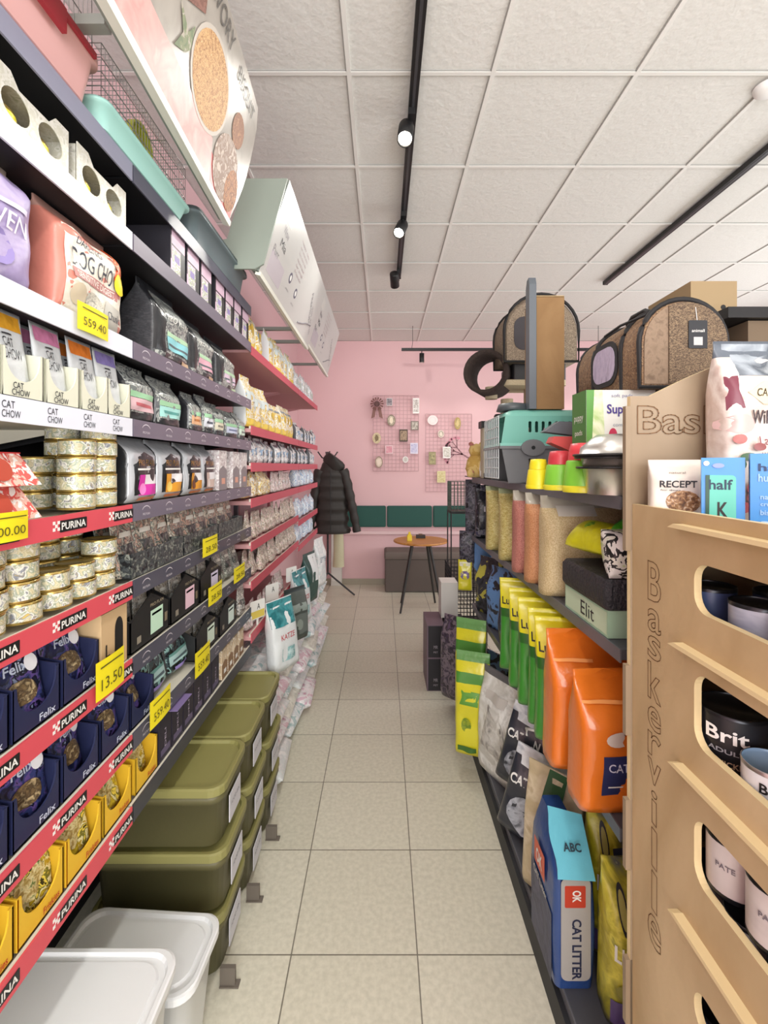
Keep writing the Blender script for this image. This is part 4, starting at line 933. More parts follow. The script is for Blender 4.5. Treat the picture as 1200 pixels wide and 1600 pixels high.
# bench and table
bm_ = mat('5f5550', .8, bump=.15, bs=120)
r = empty('storage_bench', (.02, 5.65, 0)); W = 1.5
MB().loft([[(a, b_, z) for a, b_ in rrect(.008, W-.008, .008, .37, .015)] for z in (.01, .40)], bm_).build('bench_base', r)
MB().loft([[(a, b_, z) for a, b_ in rrect(g_, W-g_, g_, .38-g_, .025)] for g_, z in ((.005, .405), (0, .42), (0, .475), (.012, .492), (.03, .496))], mat('6d625c', .8, bump=.15, bs=120)).build('seat_lid', r)
tag(r, 'brown upholstered storage bench against the pink wall', 'bench')
r = empty('round_table', (.41, 5.0, 0)); wd = pmat(['b87a3c', 'c98b49', 'a86c32'], 5, .35, 0, (1, 8, 1), False, soft=True)
MB().lathe([(.27, .725), (.292, .732), (.295, .742), (.290, .75)], wd, seg=40).build('tabletop', r)
MB().lathe([(.11, .705), (.12, .725)], mat('2a2624', .5), seg=20).build('mount_plate', r)
lm = mat('2b2928', .45)
for sx, sy in ((-.78, -.6), (.75, -.62), (.62, .72), (-.7, .7)):
    MB().tube([(sx*.12, sy*.12, .715), (sx*.29, sy*.29, .008)], [.017, .011], lm, 10).build('leg', r)
tag(r, 'round wooden-topped table with black splayed legs before the bench', 'table')
q = MB().loft([[(a, b_, z) for a, b_ in rrect(-.025*s_, .025*s_, -.02*s_, .02*s_, .005)] for z, s_ in ((0, 1), (.06, 1), (.07, .5), (.095, .45))], mat('e3c81e', .4))
tag(q.build('small_bottle', loc=(.285, 4.93, .751)), 'small yellow bottle on the wooden table', 'bottle')
tag(MB().box(-.05, .05, -.03, .03, 0, .035, mat('2f2a26', .5)).box(-.02, .02, -.028, .028, .035, .045, mat('6b5038', .5)).build('tissue_box', loc=(.42, 5.12, .751)), 'small dark box on the wooden table', 'box')
# wall grids with pictures
gw = mat('cfa9ae', .5); 
def wgrid(px0, px1, py0, py1, label):
    a = P(px0, py0, 6.02); b_ = P(px1, py1, 6.02); W = b_.x-a.x; H = a.z-b_.z; g = MB()
    n = 12; m_ = int(round(H/(W/n)))
    for i in range(n+1): g.bar((W*i/n, 0, 0), (W*i/n, 0, H), .0035 if i in (0, n) else .0022, gw)
    for i in range(m_+1): g.bar((0, 0, H*i/m_), (W, 0, H*i/m_), .0035 if i in (0, m_) else .0022, gw)
    return tag(g.build('wall_grid', loc=(a.x, 6.02, b_.z)), label, 'wire grid')
wgrid(583, 654, 618, 736, 'upper wire memo grid on the pink wall, higher at the left')
wgrid(665, 737, 647, 768, 'lower wire memo grid on the pink wall, further right')
def wcard(x0, y0, x1, y1, cols, label, shape='rect', name='photo_card', fr=None):
    a = P(x0, y0, 6.005); b_ = P(x1, y1, 6.005); W = b_.x-a.x; H = a.z-b_.z; mb = MB()
    out = rrect(-W/2, W/2, -H/2, H/2, .004) if shape == 'rect' else circ(0, 0, W/2, H/2, 24)
    mb.prism(out, 0, .006, mat(fr or 'ece6e2', .5), FRONT)
    inn = rrect(-W*.4, W*.4, -H*.4, H*.4, .003) if shape == 'rect' else circ(0, 0, W*.4, H*.4, 24)
    mb.prism(inn, .006, .0068, pmat(cols, 40, .5, 0, soft=True), FRONT)
    if shape != 'rect': mb.prism(circ(0, 0, W*.22, H*.28, 16), .0068, .0076, mat(cols[-1], .5), FRONT)
    return tag(mb.build(name, loc=((a.x+b_.x)/2, 6.01, (a.z+b_.z)/2)), label, 'wall picture', 'small pictures on the wire grids')
WC = [(604, 622, 613, 634, ['4d4a55', 'b5aab0'], 'small dark printed card at the top of the left grid', 'rect', 'd9d3d3'), (605, 648, 618, 666, ['7d6f5c', 'e8dcc4'], 'framed oval photo in the upper middle of the left grid', 'oval', '8c7d6a'),
      (642, 658, 654, 672, ['6b5f54', 'e9e2d6'], 'framed light photo at the right edge of the left grid', 'rect', '7d7268'), (624, 671, 637, 690, ['5c4736', 'b59b80', '3b2d24'], 'framed brown photo in the centre of the left grid', 'rect', '4a3b30'),
      (582, 676, 595, 693, ['b59b6c', 'e0d0aa', '7d6a48'], 'golden wreath picture at the left edge of the left grid', 'oval', 'd9c9a0'), (602, 696, 614, 709, ['e8b9c0', 'd98a9a'], 'small pink note on the left grid', 'rect', 'f0d5d8'),
      (641, 692, 653, 709, ['a5a2cf', 'e3e0f0'], 'lilac card low on the right of the left grid', 'rect', 'e3dff0'), (586, 713, 598, 731, ['cdb5a2', 'ecdccb'], 'framed cream drawing low on the left grid', 'oval', 'a08a76'),
      (629, 713, 638, 723, ['e9e9e4', 'c9c5bd'], 'small white round picture low on the left grid', 'oval', 'f0efec'), (710, 652, 720, 671, ['7d6c3c', 'd9c48a'], 'gold ornament at the top of the right grid', 'oval', 'b89c5a'),
      (684, 672, 694, 684, ['8f7f6a', 'e6dccc'], 'little cut-out figure on the right grid', 'oval', 'e3d3c8'), (692, 698, 704, 716, ['eeece6', 'b5b0a2'], 'white card with dark emblem on the right grid', 'rect', 'f5f4f0'),
      (670, 706, 681, 726, ['6d6a4a', 'c9bd8e'], 'square olive photo at the left of the right grid', 'rect', '9a8f6a'), (683, 736, 696, 754, ['e6dcb0', 'c9b87a'], 'pale yellow framed card low on the right grid', 'rect', 'ded4a0'),
      (668, 649, 684, 664, ['efd9da', 'f3e6e4'], 'pale round tag at the top left of the right grid', 'oval', 'f5ebe8'), (645, 622, 655, 646, ['9a8f88', 'eeeae6'], 'white printed strip at the top right of the left grid', 'rect', 'f0eeea')]
for x0, y0, x1, y1, c, l, s_, f_ in WC: wcard(x0, y0, x1, y1, c, l, s_, fr=f_)
# rosette ribbon
q = P(589, 631, 5.98); ro = MB(); rm_ = mat('7d4f4a', .6, bump=.3)
for k in range(14):
    a = 2*PI*k/14; ro.loft([[(.03*math.cos(a)+.055*t_*math.cos(a)+.012*t_*math.cos(a+PI/2)*s_, -.01-.012*(1-t_), .03*math.sin(a)+.055*t_*math.sin(a)+.012*t_*math.sin(a+PI/2)*s_) for s_ in (-1, 1)]+[(.03*math.cos(a)+.055*t_*math.cos(a), .012, .03*math.sin(a)+.055*t_*math.sin(a))] for t_ in (0, .5, 1)], rm_, smooth=False)
ro.lathe([(.001, 0), (.035, 0), (.03, .012)], mat('5d3a38', .6), M=RX(PI/2))
o = ro.build('rosette', loc=q)
for s_ in (-1, 1): MB().prism([(s_*.01, -.04), (s_*.05, -.05), (s_*.075, -.19), (s_*.03, -.17)][::s_], 0, .004, mat('8a625a', .6), FRONT).build('ribbon_tail', o)
tag(o, 'brown ribbon rosette hanging at the corner of the left wall grid', 'rosette')
# blossom decal on the wall at the right
br_ = MB(); dk = mat('8a5f66', .7); pinkf = mat('e79aae', .6)
def branch(mb, p, a, l, d):
    q_ = (p[0]+l*math.cos(a), p[1]+l*math.sin(a)); w_ = .004+.003*d
    nx, ny = -math.sin(a)*w_, math.cos(a)*w_
    mb.prism([(p[0]-nx, p[1]-ny), (q_[0]-nx*.6, q_[1]-ny*.6), (q_[0]+nx*.6, q_[1]+ny*.6), (p[0]+nx, p[1]+ny)], 0, .001, dk, FRONT)
    if d > 0:
        for s_ in (-.5, .15, .6): branch(mb, q_, a+s_+R.uniform(-.2, .2), l*.7, d-1)
    else: mb.prism(circ(q_[0], q_[1], .02, n=7), .001, .002, pinkf, FRONT)
branch(br_, (0, 0), 1.4, .3, 4)
tag(br_.build('wall_sticker', loc=(2.05, BACK-.001, 1.25)), 'blossoming branch sticker on the pink wall at the right', 'wall sticker')
br_ = MB(); branch(br_, (0, 0), 2.6, .16, 3)
tag(br_.build('wall_sticker', loc=(1.18, BACK-.001, 1.62)), 'small blossoming branch sticker beside the right wire grid', 'wall sticker')
# ------------------------------------------------------------------ right gondola
RXF = .58; GY0, GY1 = 1.13, 3.0
def bx_(x0, x1, y0, y1, z0, z1, m): return MB().box(x0, x1, y0, y1, z0, z1, m)
r = empty('shelving_unit', (RXF, GY0, 0)); W = GY1-GY0; gm_ = mat('3a3c42', .5); edge = mat('63646b', .45)
MB().box(.47, .485, 0, W, 0, 1.46, mat('202125', .7)).build('back_panel', r)
for yy in (0, W*.5, W-.03): MB().box(.43, .47, yy, yy+.03, 0, 1.46, gm_).build('upright', r)
MB().box(-.10, .43, 0, W, 0, .085, mat('242529', .6)).build('plinth', r)
for nm, z, x0 in (('shelf', 1.475, 0), ('shelf', 1.10, 0), ('shelf', .662, 0), ('shelf', .112, -.085)):
    s_ = MB().box(x0+.004, .43, 0, W, z-.025, z, mat('4a4b52', .5)); s_ = s_.build('shelf', r)
    MB().box(x0, x0+.004, 0, W, z-.032, z+.001, edge).build('shelf_edge', s_)
MB().box(.05, .43, -.012, 0, .0, 1.44, mat('1f2024', .6)).build('end_panel', r)
tag(r, 'dark grey metal shelving on the right of the aisle with litter and hay bags', 'shelving')
S1, S2, S3, S4 = 1.4765, 1.1015, .6635, .1135

def putr(o, x, y, z, rz, label, cat, group=None, rot=None):
    o.location = (x, y, z); o.rotation_euler = rot or (0, 0, rz); return tag(o, label, cat, group)
# --- middle shelf: grain bags
for i, (y, c, nm) in enumerate(((1.63, ['cdb88c', 'b9a274', 'e0cfa6', 'a89063'], 'beige'), (1.80, ['c98e63', 'b87a50', 'dba67c', 'a86a44'], 'orange-brown'), (1.975, ['b87568', 'a5625a', 'cf9184', '935048'], 'reddish'))):
    gr = pmat(c, 260, .6, .3, rnd=False, soft=True); gl = mat('b9b4a6', .15, bump=.3, bs=20, coat=.5)
    o = bag(.30, .345, .125, 'full', gr, gr, gl, [('rect', -.7, .2, .80, .90, mat('d5d2c8', .3))], 4, .006, 90+i, 30, 16, 'grain_bag')
    putr(o, .56+.145, y, S2, R.uniform(-.04, .04), 'clear bag of %s grain standing on the middle right shelf' % nm, 'grain bag')
hay = pmat(['c4b069', 'ab9850', 'd6c88a', 'b5a860', 'e0d6a0'], 70, .5, .5, stretch=(1, 1, 3), rnd=False)
for i, y in enumerate((2.22, 2.50)):
    o = bag(.30, .34, .17, 'full', hay, hay, mat('a8b08a', .15, bump=.4, coat=.5), [('rect', .2, .7, .3, .7, mat('4d6b33', .4))] if i == 0 else [], 4, .009, 95+i, 28, 14, 'hay_bag')
    putr(o, .58+.13, y, S2, -.15, ['clear bag of hay with green label beside the grain bags', 'clear bag of hay further back on the middle right shelf'][i], 'hay bag')
navb = pmat(['1d1d24', '2b2a38', '15151a', '6a6872', '3a3550'], 14, .35, .3)
for i, (y, x) in enumerate(((2.74, .66), (2.90, .63))):
    o = bag(.20, .33, .09, 'brick', navb, None, None, [('rect', -.5, .5, .5, .6, mat('c9c6d0', .4))], 5, .006, 97+i, 22, 12, 'food_pack')
    putr(o, x+.05, y, S2, -.1, ['black printed pack behind the hay bags', 'black printed pack at the far end of the middle right shelf'][i], 'pack')
# mint carton, black slab, yellow and green packets
def carton(x0, x1, y0, y1, h, z, m, label, name='carton', deco=None, rz=0):
    mb = MB().box(-(x1-x0)/2, (x1-x0)/2, -(y1-y0)/2, (y1-y0)/2, 0, h, m)
    if deco: deco(mb, x1-x0, y1-y0, h)
    return tag(mb.build(name, loc=((x0+x1)/2, (y0+y1)/2, z), rz=rz), label, 'carton')
SIDEL = lambda w: T(-w/2-.0008, 0, 0) @ RZ(-PI/2) @ FRONT     # picture on the face that looks to -X
FACE = lambda d: T(0, -d/2-.0008, 0) @ FRONT                  # picture on the face that looks to -Y
mint = mat('a9cdb0', .45)
def dm(mb, w, d, h):
    Q = SIDEL(w); mb.add([(-d*.48, h*.1, 0), (d*.48, h*.1, 0), (d*.48, h*.92, 0), (-d*.48, h*.92, 0)], [(0, 1, 2, 3)], mat('c3d9bd', .5), Q); mb.text('Elit', INK, .02, h*.5, .085, h*.55, Q, .0008)
carton(.585, .80, 1.20, 1.48, .072, S2, mint, 'mint green carton lying under the black slab on the middle right shelf', deco=dm)
blackslab = mat('2b2a30', .55, bump=1, bs=90)
mb = MB(); mb.loft([[(a, b_, z) for a, b_ in rrect(.0+g_, .225-g_, g_, .30-g_, .015)] for g_, z in ((.006, 0), (0, .012), (0, .068), (.008, .08))], blackslab)
tag(mb.build('padded_pack', loc=(.575, 1.19, S2+.073)), 'black quilted flat pack lying on the mint carton', 'pack')
ylw = pmat(['dede23', 'd0cf1c', 'e8e640'], 12, .3, .3, soft=True, rnd=False)
o = bag(.20, .13, .085, 'pillow', ylw, None, None, [('ell', -.1, .5, .35, .22, mat('8db83a', .4)), ('text', 'ZOO', -.35, .15, .42, .58, mat('3f7f2c', .4), .02)], 5, .005, 101, 26, 14, 'yellow_packet')
tag(o, 'bright yellow packet lying on the black quilted pack', 'packet'); o.location = (.60, 1.36, S2+.158+.045); o.rotation_euler = (math.radians(-62), 0, ROT_R+.25)
o = bag(.13, .11, .06, 'pillow', mat('4fb32a', .3, bump=.5, coat=.3), None, None, [], 4, .008, 102, 22, 12, 'green_packet')
tag(o, 'crumpled bright green packet on top of the yellow one', 'packet'); o.location = (.65, 1.24, S2+.215); o.rotation_euler = (math.radians(-50), .2, ROT_R+.6)
o = bag(.16, .13, .08, 'pillow', pmat(['e9e9e4', 'f2f2ef', '1f1f22', 'e6e6dc', 'c9d9a8'], 14, .35, .3), None, None, [], 4, .004, 103, 22, 12, 'spotted_packet')
tag(o, 'black and white spotted packet beside the mint carton', 'packet'); o.location = (.67, 1.205, S2+.155); o.rotation_euler = (math.radians(-20), 0, 0)

# --- third shelf : yellow-green bags and orange litter bags
lg = mat('3c8a2e', .3, bump=.4, bs=22, coat=.3); ly = mat('d6cc20', .3, bump=.3, bs=22, coat=.3)
def mk_lucky(): return bag(.33, .39, .10, 'brick', lg, None, ly, [ ('text', 'Lucky', -.95, -.45, .70, .80, BLACK, .02), ('text', 'Bits', -.3, .1, .70, .80, BLACK, .02), ('ell', -.2, .35, .45, .16, pmat(['4f9c38', 'd9d9c9', '2c6a22'], 30, .4, .2))], 6, .007, 110, 34, 22, 'litter_bag', bands=((.66, 1.0, ly), (.60, .66, mat('2a5f22', .35))))
K_l = Kind(mk_lucky)
for i, y in enumerate((2.02, 1.86, 1.72, 1.585, 1.50)[::-1]):
    K_l((.50+.165+.004*i, y, S3-.0), -.22+R.uniform(-.05, .05), 'yellow-topped green litter bag, %s from the near end of its row' % ORD[i], 'litter bag', 'yellow and green litter bags')
orm = mat('dd7423', .28, bump=.35, bs=20, coat=.4)
orp = [('rect', -.7, -.10, .14, .44, mat('2b315e', .4)), ('text', 'CATS', -.62, -.2, .33, .39, mat('cfd3e6', .4)), ('rect', -.6, -.25, .20, .212, WHITE), ('ell', -.42, .56, .24, .06, mat('e8dcd2', .4)), ('ell', -.30, .60, .05, .02, mat('6d2f14', .4)), ('ell', .45, .42, .42, .10, mat('e8dcd2', .4)), ('ell', .1, .62, .06, .035, mat('7d2f14', .4)), ('ell', .55, .66, .09, .045, mat('6d2a14', .4)), ('rect', -.95, -.2, .78, .80, mat('f0a05a', .4))]
def mk_or(): return bag(.31, .395, .125, 'brick', orm, orm, orm, orp, 6, .007, 120, 34, 18, 'litter_bag')
K_o = Kind(mk_or)
K_o((.495+.155, 1.40, S3), 0, 'bright orange litter bag standing beside the yellow-green bags', 'litter bag', 'orange litter bags')
o = K_o((.505+.155, 1.235, S3), .04, 'bright orange litter bag with navy label, nearest on the third shelf', 'litter bag', 'orange litter bags'); o.scale = (1, 1, .88)

# --- lowest shelf
blue = mat('27457f', .3, bump=.3, bs=20, coat=.3); dblue = mat('20305c', .3, bump=.2, coat=.3); cyan = mat('6fc3d6', .35, bump=.2)
r_ = empty('litter_bag', (.475, 1.27, S4))
mb = MB(); w_, d_, h_ = .105, .20, .315
rings = []
for v in [i/12 for i in range(13)]:
    g_ = .006*math.sin(PI*v); z = h_*v
    rings.append([(x, y, z) for x, y in rrect(-g_, w_+g_, -g_, d_+g_, .018)])
rings.append([(x, y, h_+.03) for x, y in rrect(.01, w_-.005, .06, d_-.0, .015)]); rings.append([(x, y, h_+.075) for x, y in rrect(.03, w_-.02, .11, d_, .008)])
mb.loft(rings, blue); mb.build('bag_body', r_)
lb = MB(); Q = T(.0, -.0075, 0) @ FRONT
lb.prism(rrect(.012, w_-.012, .03, h_*.985, .018), 0, .001, mat('a9a6a2', .4), Q)
lb.prism(rrect(.022, w_-.026, h_*.73, h_*.92, .004), .001, .0015, mat('c0432f', .4), Q)
V = lambda cx, cy: Q @ T(cx, cy, 0) @ RZ(-PI/2) @ T(-cx, -cy, 0)
lb.text('OK', WHITE, w_*.52, h_*.83, .032, .024, V(w_*.52, h_*.83), .002, .03)
lb.text('CAT LITTER', mat('2a2f4a', .5), w_*.52, h_*.37, .165, .026, V(w_*.52, h_*.37), .002, .03)
Q2 = T(-.0078, 0, 0) @ RZ(-PI/2) @ FRONT      # aisle side ; picture x runs towards -Y
lb.prism([(-d_*.9, .01), (-.01, .01), (-.01, h_*.62), (-d_*.9, h_*.7)], 0, .0006, pmat(['2a3050', '3a3f60', '22284a', '4a4a6a'], 14, .4, .2, soft=True), Q2)
lb.prism([(-d_*.75, h_*.74), (-d_*.32, h_*.74), (-d_*.32, h_*.97), (-d_*.75, h_*.97)], .0006, .001, mat('d2583a', .4), Q2)
lb.text('OK', WHITE, -d_*.53, h_*.85, .05, .04, Q2, .002, .03); lb.text('CAT Litter', WHITE, -d_*.5, h_*.66, .11, .02, Q2, .002)
lb.build('printed_label', r_)
fl = MB(); n_ = 8
fl.add([v for i in range(n_+1) for v in ((.0+.004*math.sin(i), -.005+.012*i/n_*0+.09*(i/n_)*1, h_-.002+.135*(i/n_)), (w_*1.0+.0, .0+.09*(i/n_), h_-.012+.115*(i/n_)))], [(2*i, 2*i+1, 2*i+3, 2*i+2) for i in range(n_)], cyan, None, True)
fl.add([(a, b_+.0015, c-.001) for i in range(n_+1) for a, b_, c in ((.0+.004*math.sin(i), -.005+.09*(i/n_), h_-.002+.135*(i/n_)), (w_, .0+.09*(i/n_), h_-.012+.115*(i/n_)))], [(2*i+2, 2*i+3, 2*i+1, 2*i) for i in range(n_)], cyan, None, True)
MQ = T(0, -.008, h_) @ RX(math.radians(-35)) @ FRONT
fl.text('ABC', mat('1f3442', .5), w_*.5, .07, .05, .02, T(0, -.0075, h_) @ Matrix(((1, 0, 0, 0), (0, .55, -.83, 0), (-.05, .83, .55, 0), (0, 0, 0, 1))), .002, .03)
fl.build('top_flap', r_, (0, -.012, .002))
tag(r_, 'tall blue cat litter bag with cyan flap, nearest on the lowest right shelf', 'litter bag')
# beige bag behind it, two dark bags with lettering, grey bags
beige = pmat(['cdbb98', 'bfae8c', 'd9cbb0', 'a8926c'], 10, .35, .3, soft=True, rnd=False)
o = bag(.20, .40, .10, 'brick', beige, None, beige, [('poly', [(-.2, .99), (.45, .99), (.3, .62), (-.35, .72)], mat('2f5a34', .4)), ('rect', -.25, .2, .76, .79, mat('cfd3a8', .4)), ('rect', -.5, .0, .38, .50, mat('8a3a34', .4)), ('rect', -.3, .3, .1, .25, mat('9a3a34', .4))], 5, .006, 130, 28, 16, 'litter_bag')
putr(o, .575, 1.56, S4, 0, 'beige litter bag with dark green top behind the blue bag', 'litter bag', None, (math.radians(-3), 0, ROT_R+.75))
dk_ = mat('2a2d38', .3, bump=.4, bs=18, coat=.3); gp = pmat(['c9ccd2', 'e6e8ec', '9fa6b0'], 14, .35, .3, soft=True)
def mk_cs(): return bag(.26, .33, .11, 'brick', dk_, None, gp, [('rect', -1, 1, .80, .93, gp), ('text', 'CATSAN', -.93, .12, .60, .70, WHITE, .03), ('ell', -.2, .3, .6, .22, pmat(['6f747f', 'b5bac4', '33363f'], 18, .4, .2, soft=True))], 5, .006, 131, 28, 16, 'litter_bag')
K_cs = Kind(mk_cs)
K_cs((.575, 1.80, S4), 0, 'dark bag with white lettering, the nearer and lower of the pair', 'litter bag', 'dark litter bags', (0, math.radians(14), ROT_R+1.0))
K_cs((.60, 1.93, S4+.10), 0, 'dark bag with white lettering, leaning above its twin', 'litter bag', 'dark litter bags', (0, math.radians(14), ROT_R+1.0))
whl = pmat(['d9d8d3', 'c3c1ba', 'e6e6e2', '9a9893'], 12, .35, .35, soft=True)
K_wl = Kind(lambda: bag(.28, .47, .12, 'brick', whl, None, mat('5b5a5c', .4, bump=.5), [('poly', [(-.7, .25), (.6, .2), (.5, .6), (-.4, .68)], pmat(['6d6a68', 'c9c6c0', '8f8c88'], 20, .4, .2, soft=True)), ('rect', -.6, .4, .72, .8, mat('b9b4ae', .4))], 5, .008, 132, 26, 14, 'litter_bag'))
K_wl((.56, 2.14, S4), ROT_R+.45, 'tall white-grey litter bag behind the dark pair', 'litter bag', 'tall white-grey bags')
K_wl((.83, 1.66, S4), ROT_R+.7, 'tall white-grey litter bag in the shade behind the beige bag', 'litter bag', 'tall white-grey bags')
MB()
hb_ = MB(); hb_.tube([(-.05, 0, 0), (-.045, -.01, .03), (0, -.015, .045), (.045, -.01, .03), (.05, 0, 0)], .006, WHITE, 8)
tag(hb_.build('bag_handle', loc=(.585, 1.74, S4+.40), rz=ROT_R+.6), 'loose white carrying handle above the dark bags', 'handle strap')
# yellow printed bags near the stand
ypr = pmat(['c3b92a', 'a89d22', 'd6cd4a', '8d8a2a', '4a4f52', 'dcd88a'], 9, .35, .3, soft=True)
for i, (x, y, h) in enumerate(((.68, 1.22, .40), (.72, 1.40, .43))):
    o = bag(.24, h, .12, 'brick', ypr, None, None, [('text', 'LUXE', -.9, -.3, .44, .55, WHITE, .03), ('ell', -.68, .74, .10, .12, mat('23242a', .4)), ('ell', -.68, .74, .07, .09, mat('a8a25a', .4)), ('rect', -.95, -.3, .03, .18, mat('5a4a7a', .4)), ('rect', -.5, .2, .6, .72, mat('3a3f55', .4)), ('ell', -.6, .33, .12, .05, mat('3a3d2a', .4)), ('ell', -.75, .26, .1, .04, mat('8d8a3a', .4))], 5, .007, 140+i, 28, 16, 'litter_bag')
    putr(o, x+.02, y, S4, -.1, ['olive-yellow printed bag beside the tall blue litter bag', 'olive-yellow printed bag in the shade behind the nearer one'][i], 'litter bag')
# yellow bags with green bands beyond
yb = mat('d8d02a', .3, bump=.35, bs=20, coat=.3)
K_y = Kind(lambda: bag(.17, .50, .10, 'brick', yb, yb, mat('6a9a5a', .3, bump=.4), [('poly', [(-.7, .5), (.4, .5), (.5, .63), (-.6, .64)], mat('5f9a3a', .4)), ('ell', -.3, .3, .3, .07, pmat(['4d7a2a', 'a8b02a'], 40, .4, 0)), ('rect', -.8, .3, .04, .09, mat('3f6a2a', .4))], 5, .006, 150, 26, 20, 'litter_bag', bands=((.70, .80, mat('4d8a34', .4)),)))
K_y((.455, 2.33, S4-.0), ROT_R+1.2, 'tall yellow litter bag with green band standing at the shelf front', 'litter bag', 'tall yellow litter bags')
o = K_y((.49, 2.56, S4), ROT_R+1.1, 'tall yellow litter bag with green top, further one at the shelf front', 'litter bag', 'tall yellow litter bags'); o.scale = (1, 1, 1.18)
# far end goods
pn = pmat(['2a2530', '3d3445', '7a6d78', '1d1a22', '5a4a63'], 22, .35, .3, soft=True)
o = bag(.24, .50, .14, 'full', pn, None, None, [], 5, .008, 160, 26, 14, 'food_bag'); putr(o, .48, 2.86, S4, ROT_R+.8, 'dark purple patterned bag at the far end of the lowest right shelf', 'pet food bag')
for i, (x, y, z, c) in enumerate(((.62, 2.72, S4, ['2a3240', '5a7a9a', '1d1d22']), (.60, 2.25, S3, ['23232a', '3a3a44', '5a6a80']), (.60, 2.52, S3, ['20222a', '5f86b8', '2b2d35']), (.60, 2.80, S3, ['1c1d22', '33343c', 'b9b54a']))):
    o = bag(.2, .33, .12, 'brick', pmat(c, 7, .4, .35), None, None, [], 4, .01, 165+i, 22, 12, 'food_pack')
    putr(o, x+.06, y, z, ROT_R+.5, ['dark blue-grey pack behind the yellow bags on the lowest shelf', 'black pack on the third right shelf past the green bags', 'black and blue pack in the middle of the third right shelf', 'black pack at the far end of the third right shelf'][i], 'pack')
# items hanging off the far end
o = bag(.09, .20, .04, 'brick', yb, None, None, [('ell', 0, .5, .7, .14, mat('7a6a9a', .4)), ('rect', -.8, .8, .8, .92, mat('e6e3c8', .4))], 3, .006, 170, 18, 12, 'treat_bag'); putr(o, .545, 3.06, .73, -.2, 'small yellow and violet bag hanging at the far shelf end', 'treat bag', None)
tag(MB().loft([[(a, b_, z) for a, b_ in rrect(-.06*s_, .06*s_, -.02, .02, .012)] for z, s_ in ((0, .5), (.04, .95), (.16, 1), (.22, .8))], mat('5d85ba', .6, bump=.4)).build('harness', loc=(.66, 3.06, .84), rz=-.2), 'blue fabric harness hanging at the far shelf end', 'harness')
for i, (x, z, h) in enumerate(((.60, 1.10, .36), (.56, .90, .22))):
    o = bag(.10, h, .06, 'pillow', pmat(['1f1f26', '3c3a48', '5f5c68', '17171c'], 20, .4, .3), None, None, [], 4, .008, 172+i, 18, 12, 'harness_pack'); putr(o, x, 3.07, z, -.3, ['black harness pack hanging highest at the far shelf end', 'black harness pack hanging below the highest one'][i], 'pack')
tag(MB().lathe([(.004, 0), (.004, .36)], gm_, M=RX(PI/2)).build('display_hook', loc=(.60, 3.36, 1.475)), 'thin metal display hook at the far shelf end', 'hook')
def crate(w, d, h, st, m_, name='crate'):
    g = MB(); n = int(w/st); k = int(h/st); l = int(d/st)
    for i in range(n+1):
        for y in (0, d): g.bar((w*i/n, y, 0), (w*i/n, y, h), .0025, m_)
        g.bar((w*i/n, 0, 0), (w*i/n, d, 0), .002, m_)
    for j in range(k+1):
        for y in (0, d): g.bar((0, y, h*j/k), (w, y, h*j/k), .0025, m_)
        for x in (0, w): g.bar((x, 0, h*j/k), (x, d, h*j/k), .0025, m_)
    for i in range(l+1):
        for x in (0, w): g.bar((x, d*i/l, 0), (x, d*i/l, h), .0025, m_)
    return g.build(name)
o = crate(.24, .22, .26, .03, mat('4d5a50', .5), 'wire_basket'); o.location = (.60, 4.05, 1.15); tag(o, 'dark wire basket beyond the far end of the right shelves', 'wire basket')
r = empty('wire_basket_stand', (.60, 4.05, 0)); 
for dx in (0, .24):
    for dy in (0, .22): MB().bar((dx, dy, 0), (dx, dy, 1.149), .006, BLACK).build('leg', r)
MB().box(-.004, .244, -.004, .224, 1.13, 1.149, BLACK).build('top_plate', r); tag(r, 'thin black stand carrying the dark wire basket', 'stand')
for j in range(3):
    o = crate(.26, .30, .155, .026, BLACK, 'crate'); o.location = (.52, 3.55, .30+.158*j); tag(o, 'black slatted plastic crate, %s from the bottom of the far pile' % ORD[j], 'crate', 'black crates')
o = bx_(0, .30, 0, .34, 0, .29, mat('3a3436', .6)).build('carton', loc=(.50, 3.53, .003)); tag(o, 'dark carton under the black crates', 'carton')
o = MB().box(0, .12, 0, .16, 0, .25, mat('c9c6c1', .5)).box(.002, .118, .002, .158, .249, .2505, mat('e9e6e0', .5)).build('carton', loc=(.42, 3.32, .46)); tag(o, 'light grey carton standing on the dark cartons at the far end', 'carton')
pb = mat('6d5a66', .5)
def mk_pbox():
    mb = MB().box(-.06, .06, -.15, .15, 0, .225, pb); Q = FACE(.30)
    mb.add([(-.052, .004, 0), (.056, .004, 0), (.056, .22, 0), (-.052, .22, 0)], [(0, 1, 2, 3)], mat('1d1a20', .5), Q)
    mb.text('MR', mat('9a9098', .5), .0, .075, .028, .022, Q, .001); mb.text('PET', mat('9a9098', .5), .0, .04, .03, .012, Q, .001)
    return mb.build('floor_carton')
K_pb2 = Kind(mk_pbox)
for j in range(2): K_pb2((.365, 3.33, .001+.2265*j), 0, ['tall narrow black and mauve carton on the floor, lower of two', 'tall narrow black and mauve carton stacked on its twin'][j], 'carton', 'black and mauve cartons')
o = bx_(0, .14, 0, .18, 0, .455, mat('2a2428', .6)).build('carton', loc=(.44, 3.24, .001)); tag(o, 'dark carton standing beside the mauve cartons on the floor', 'carton')

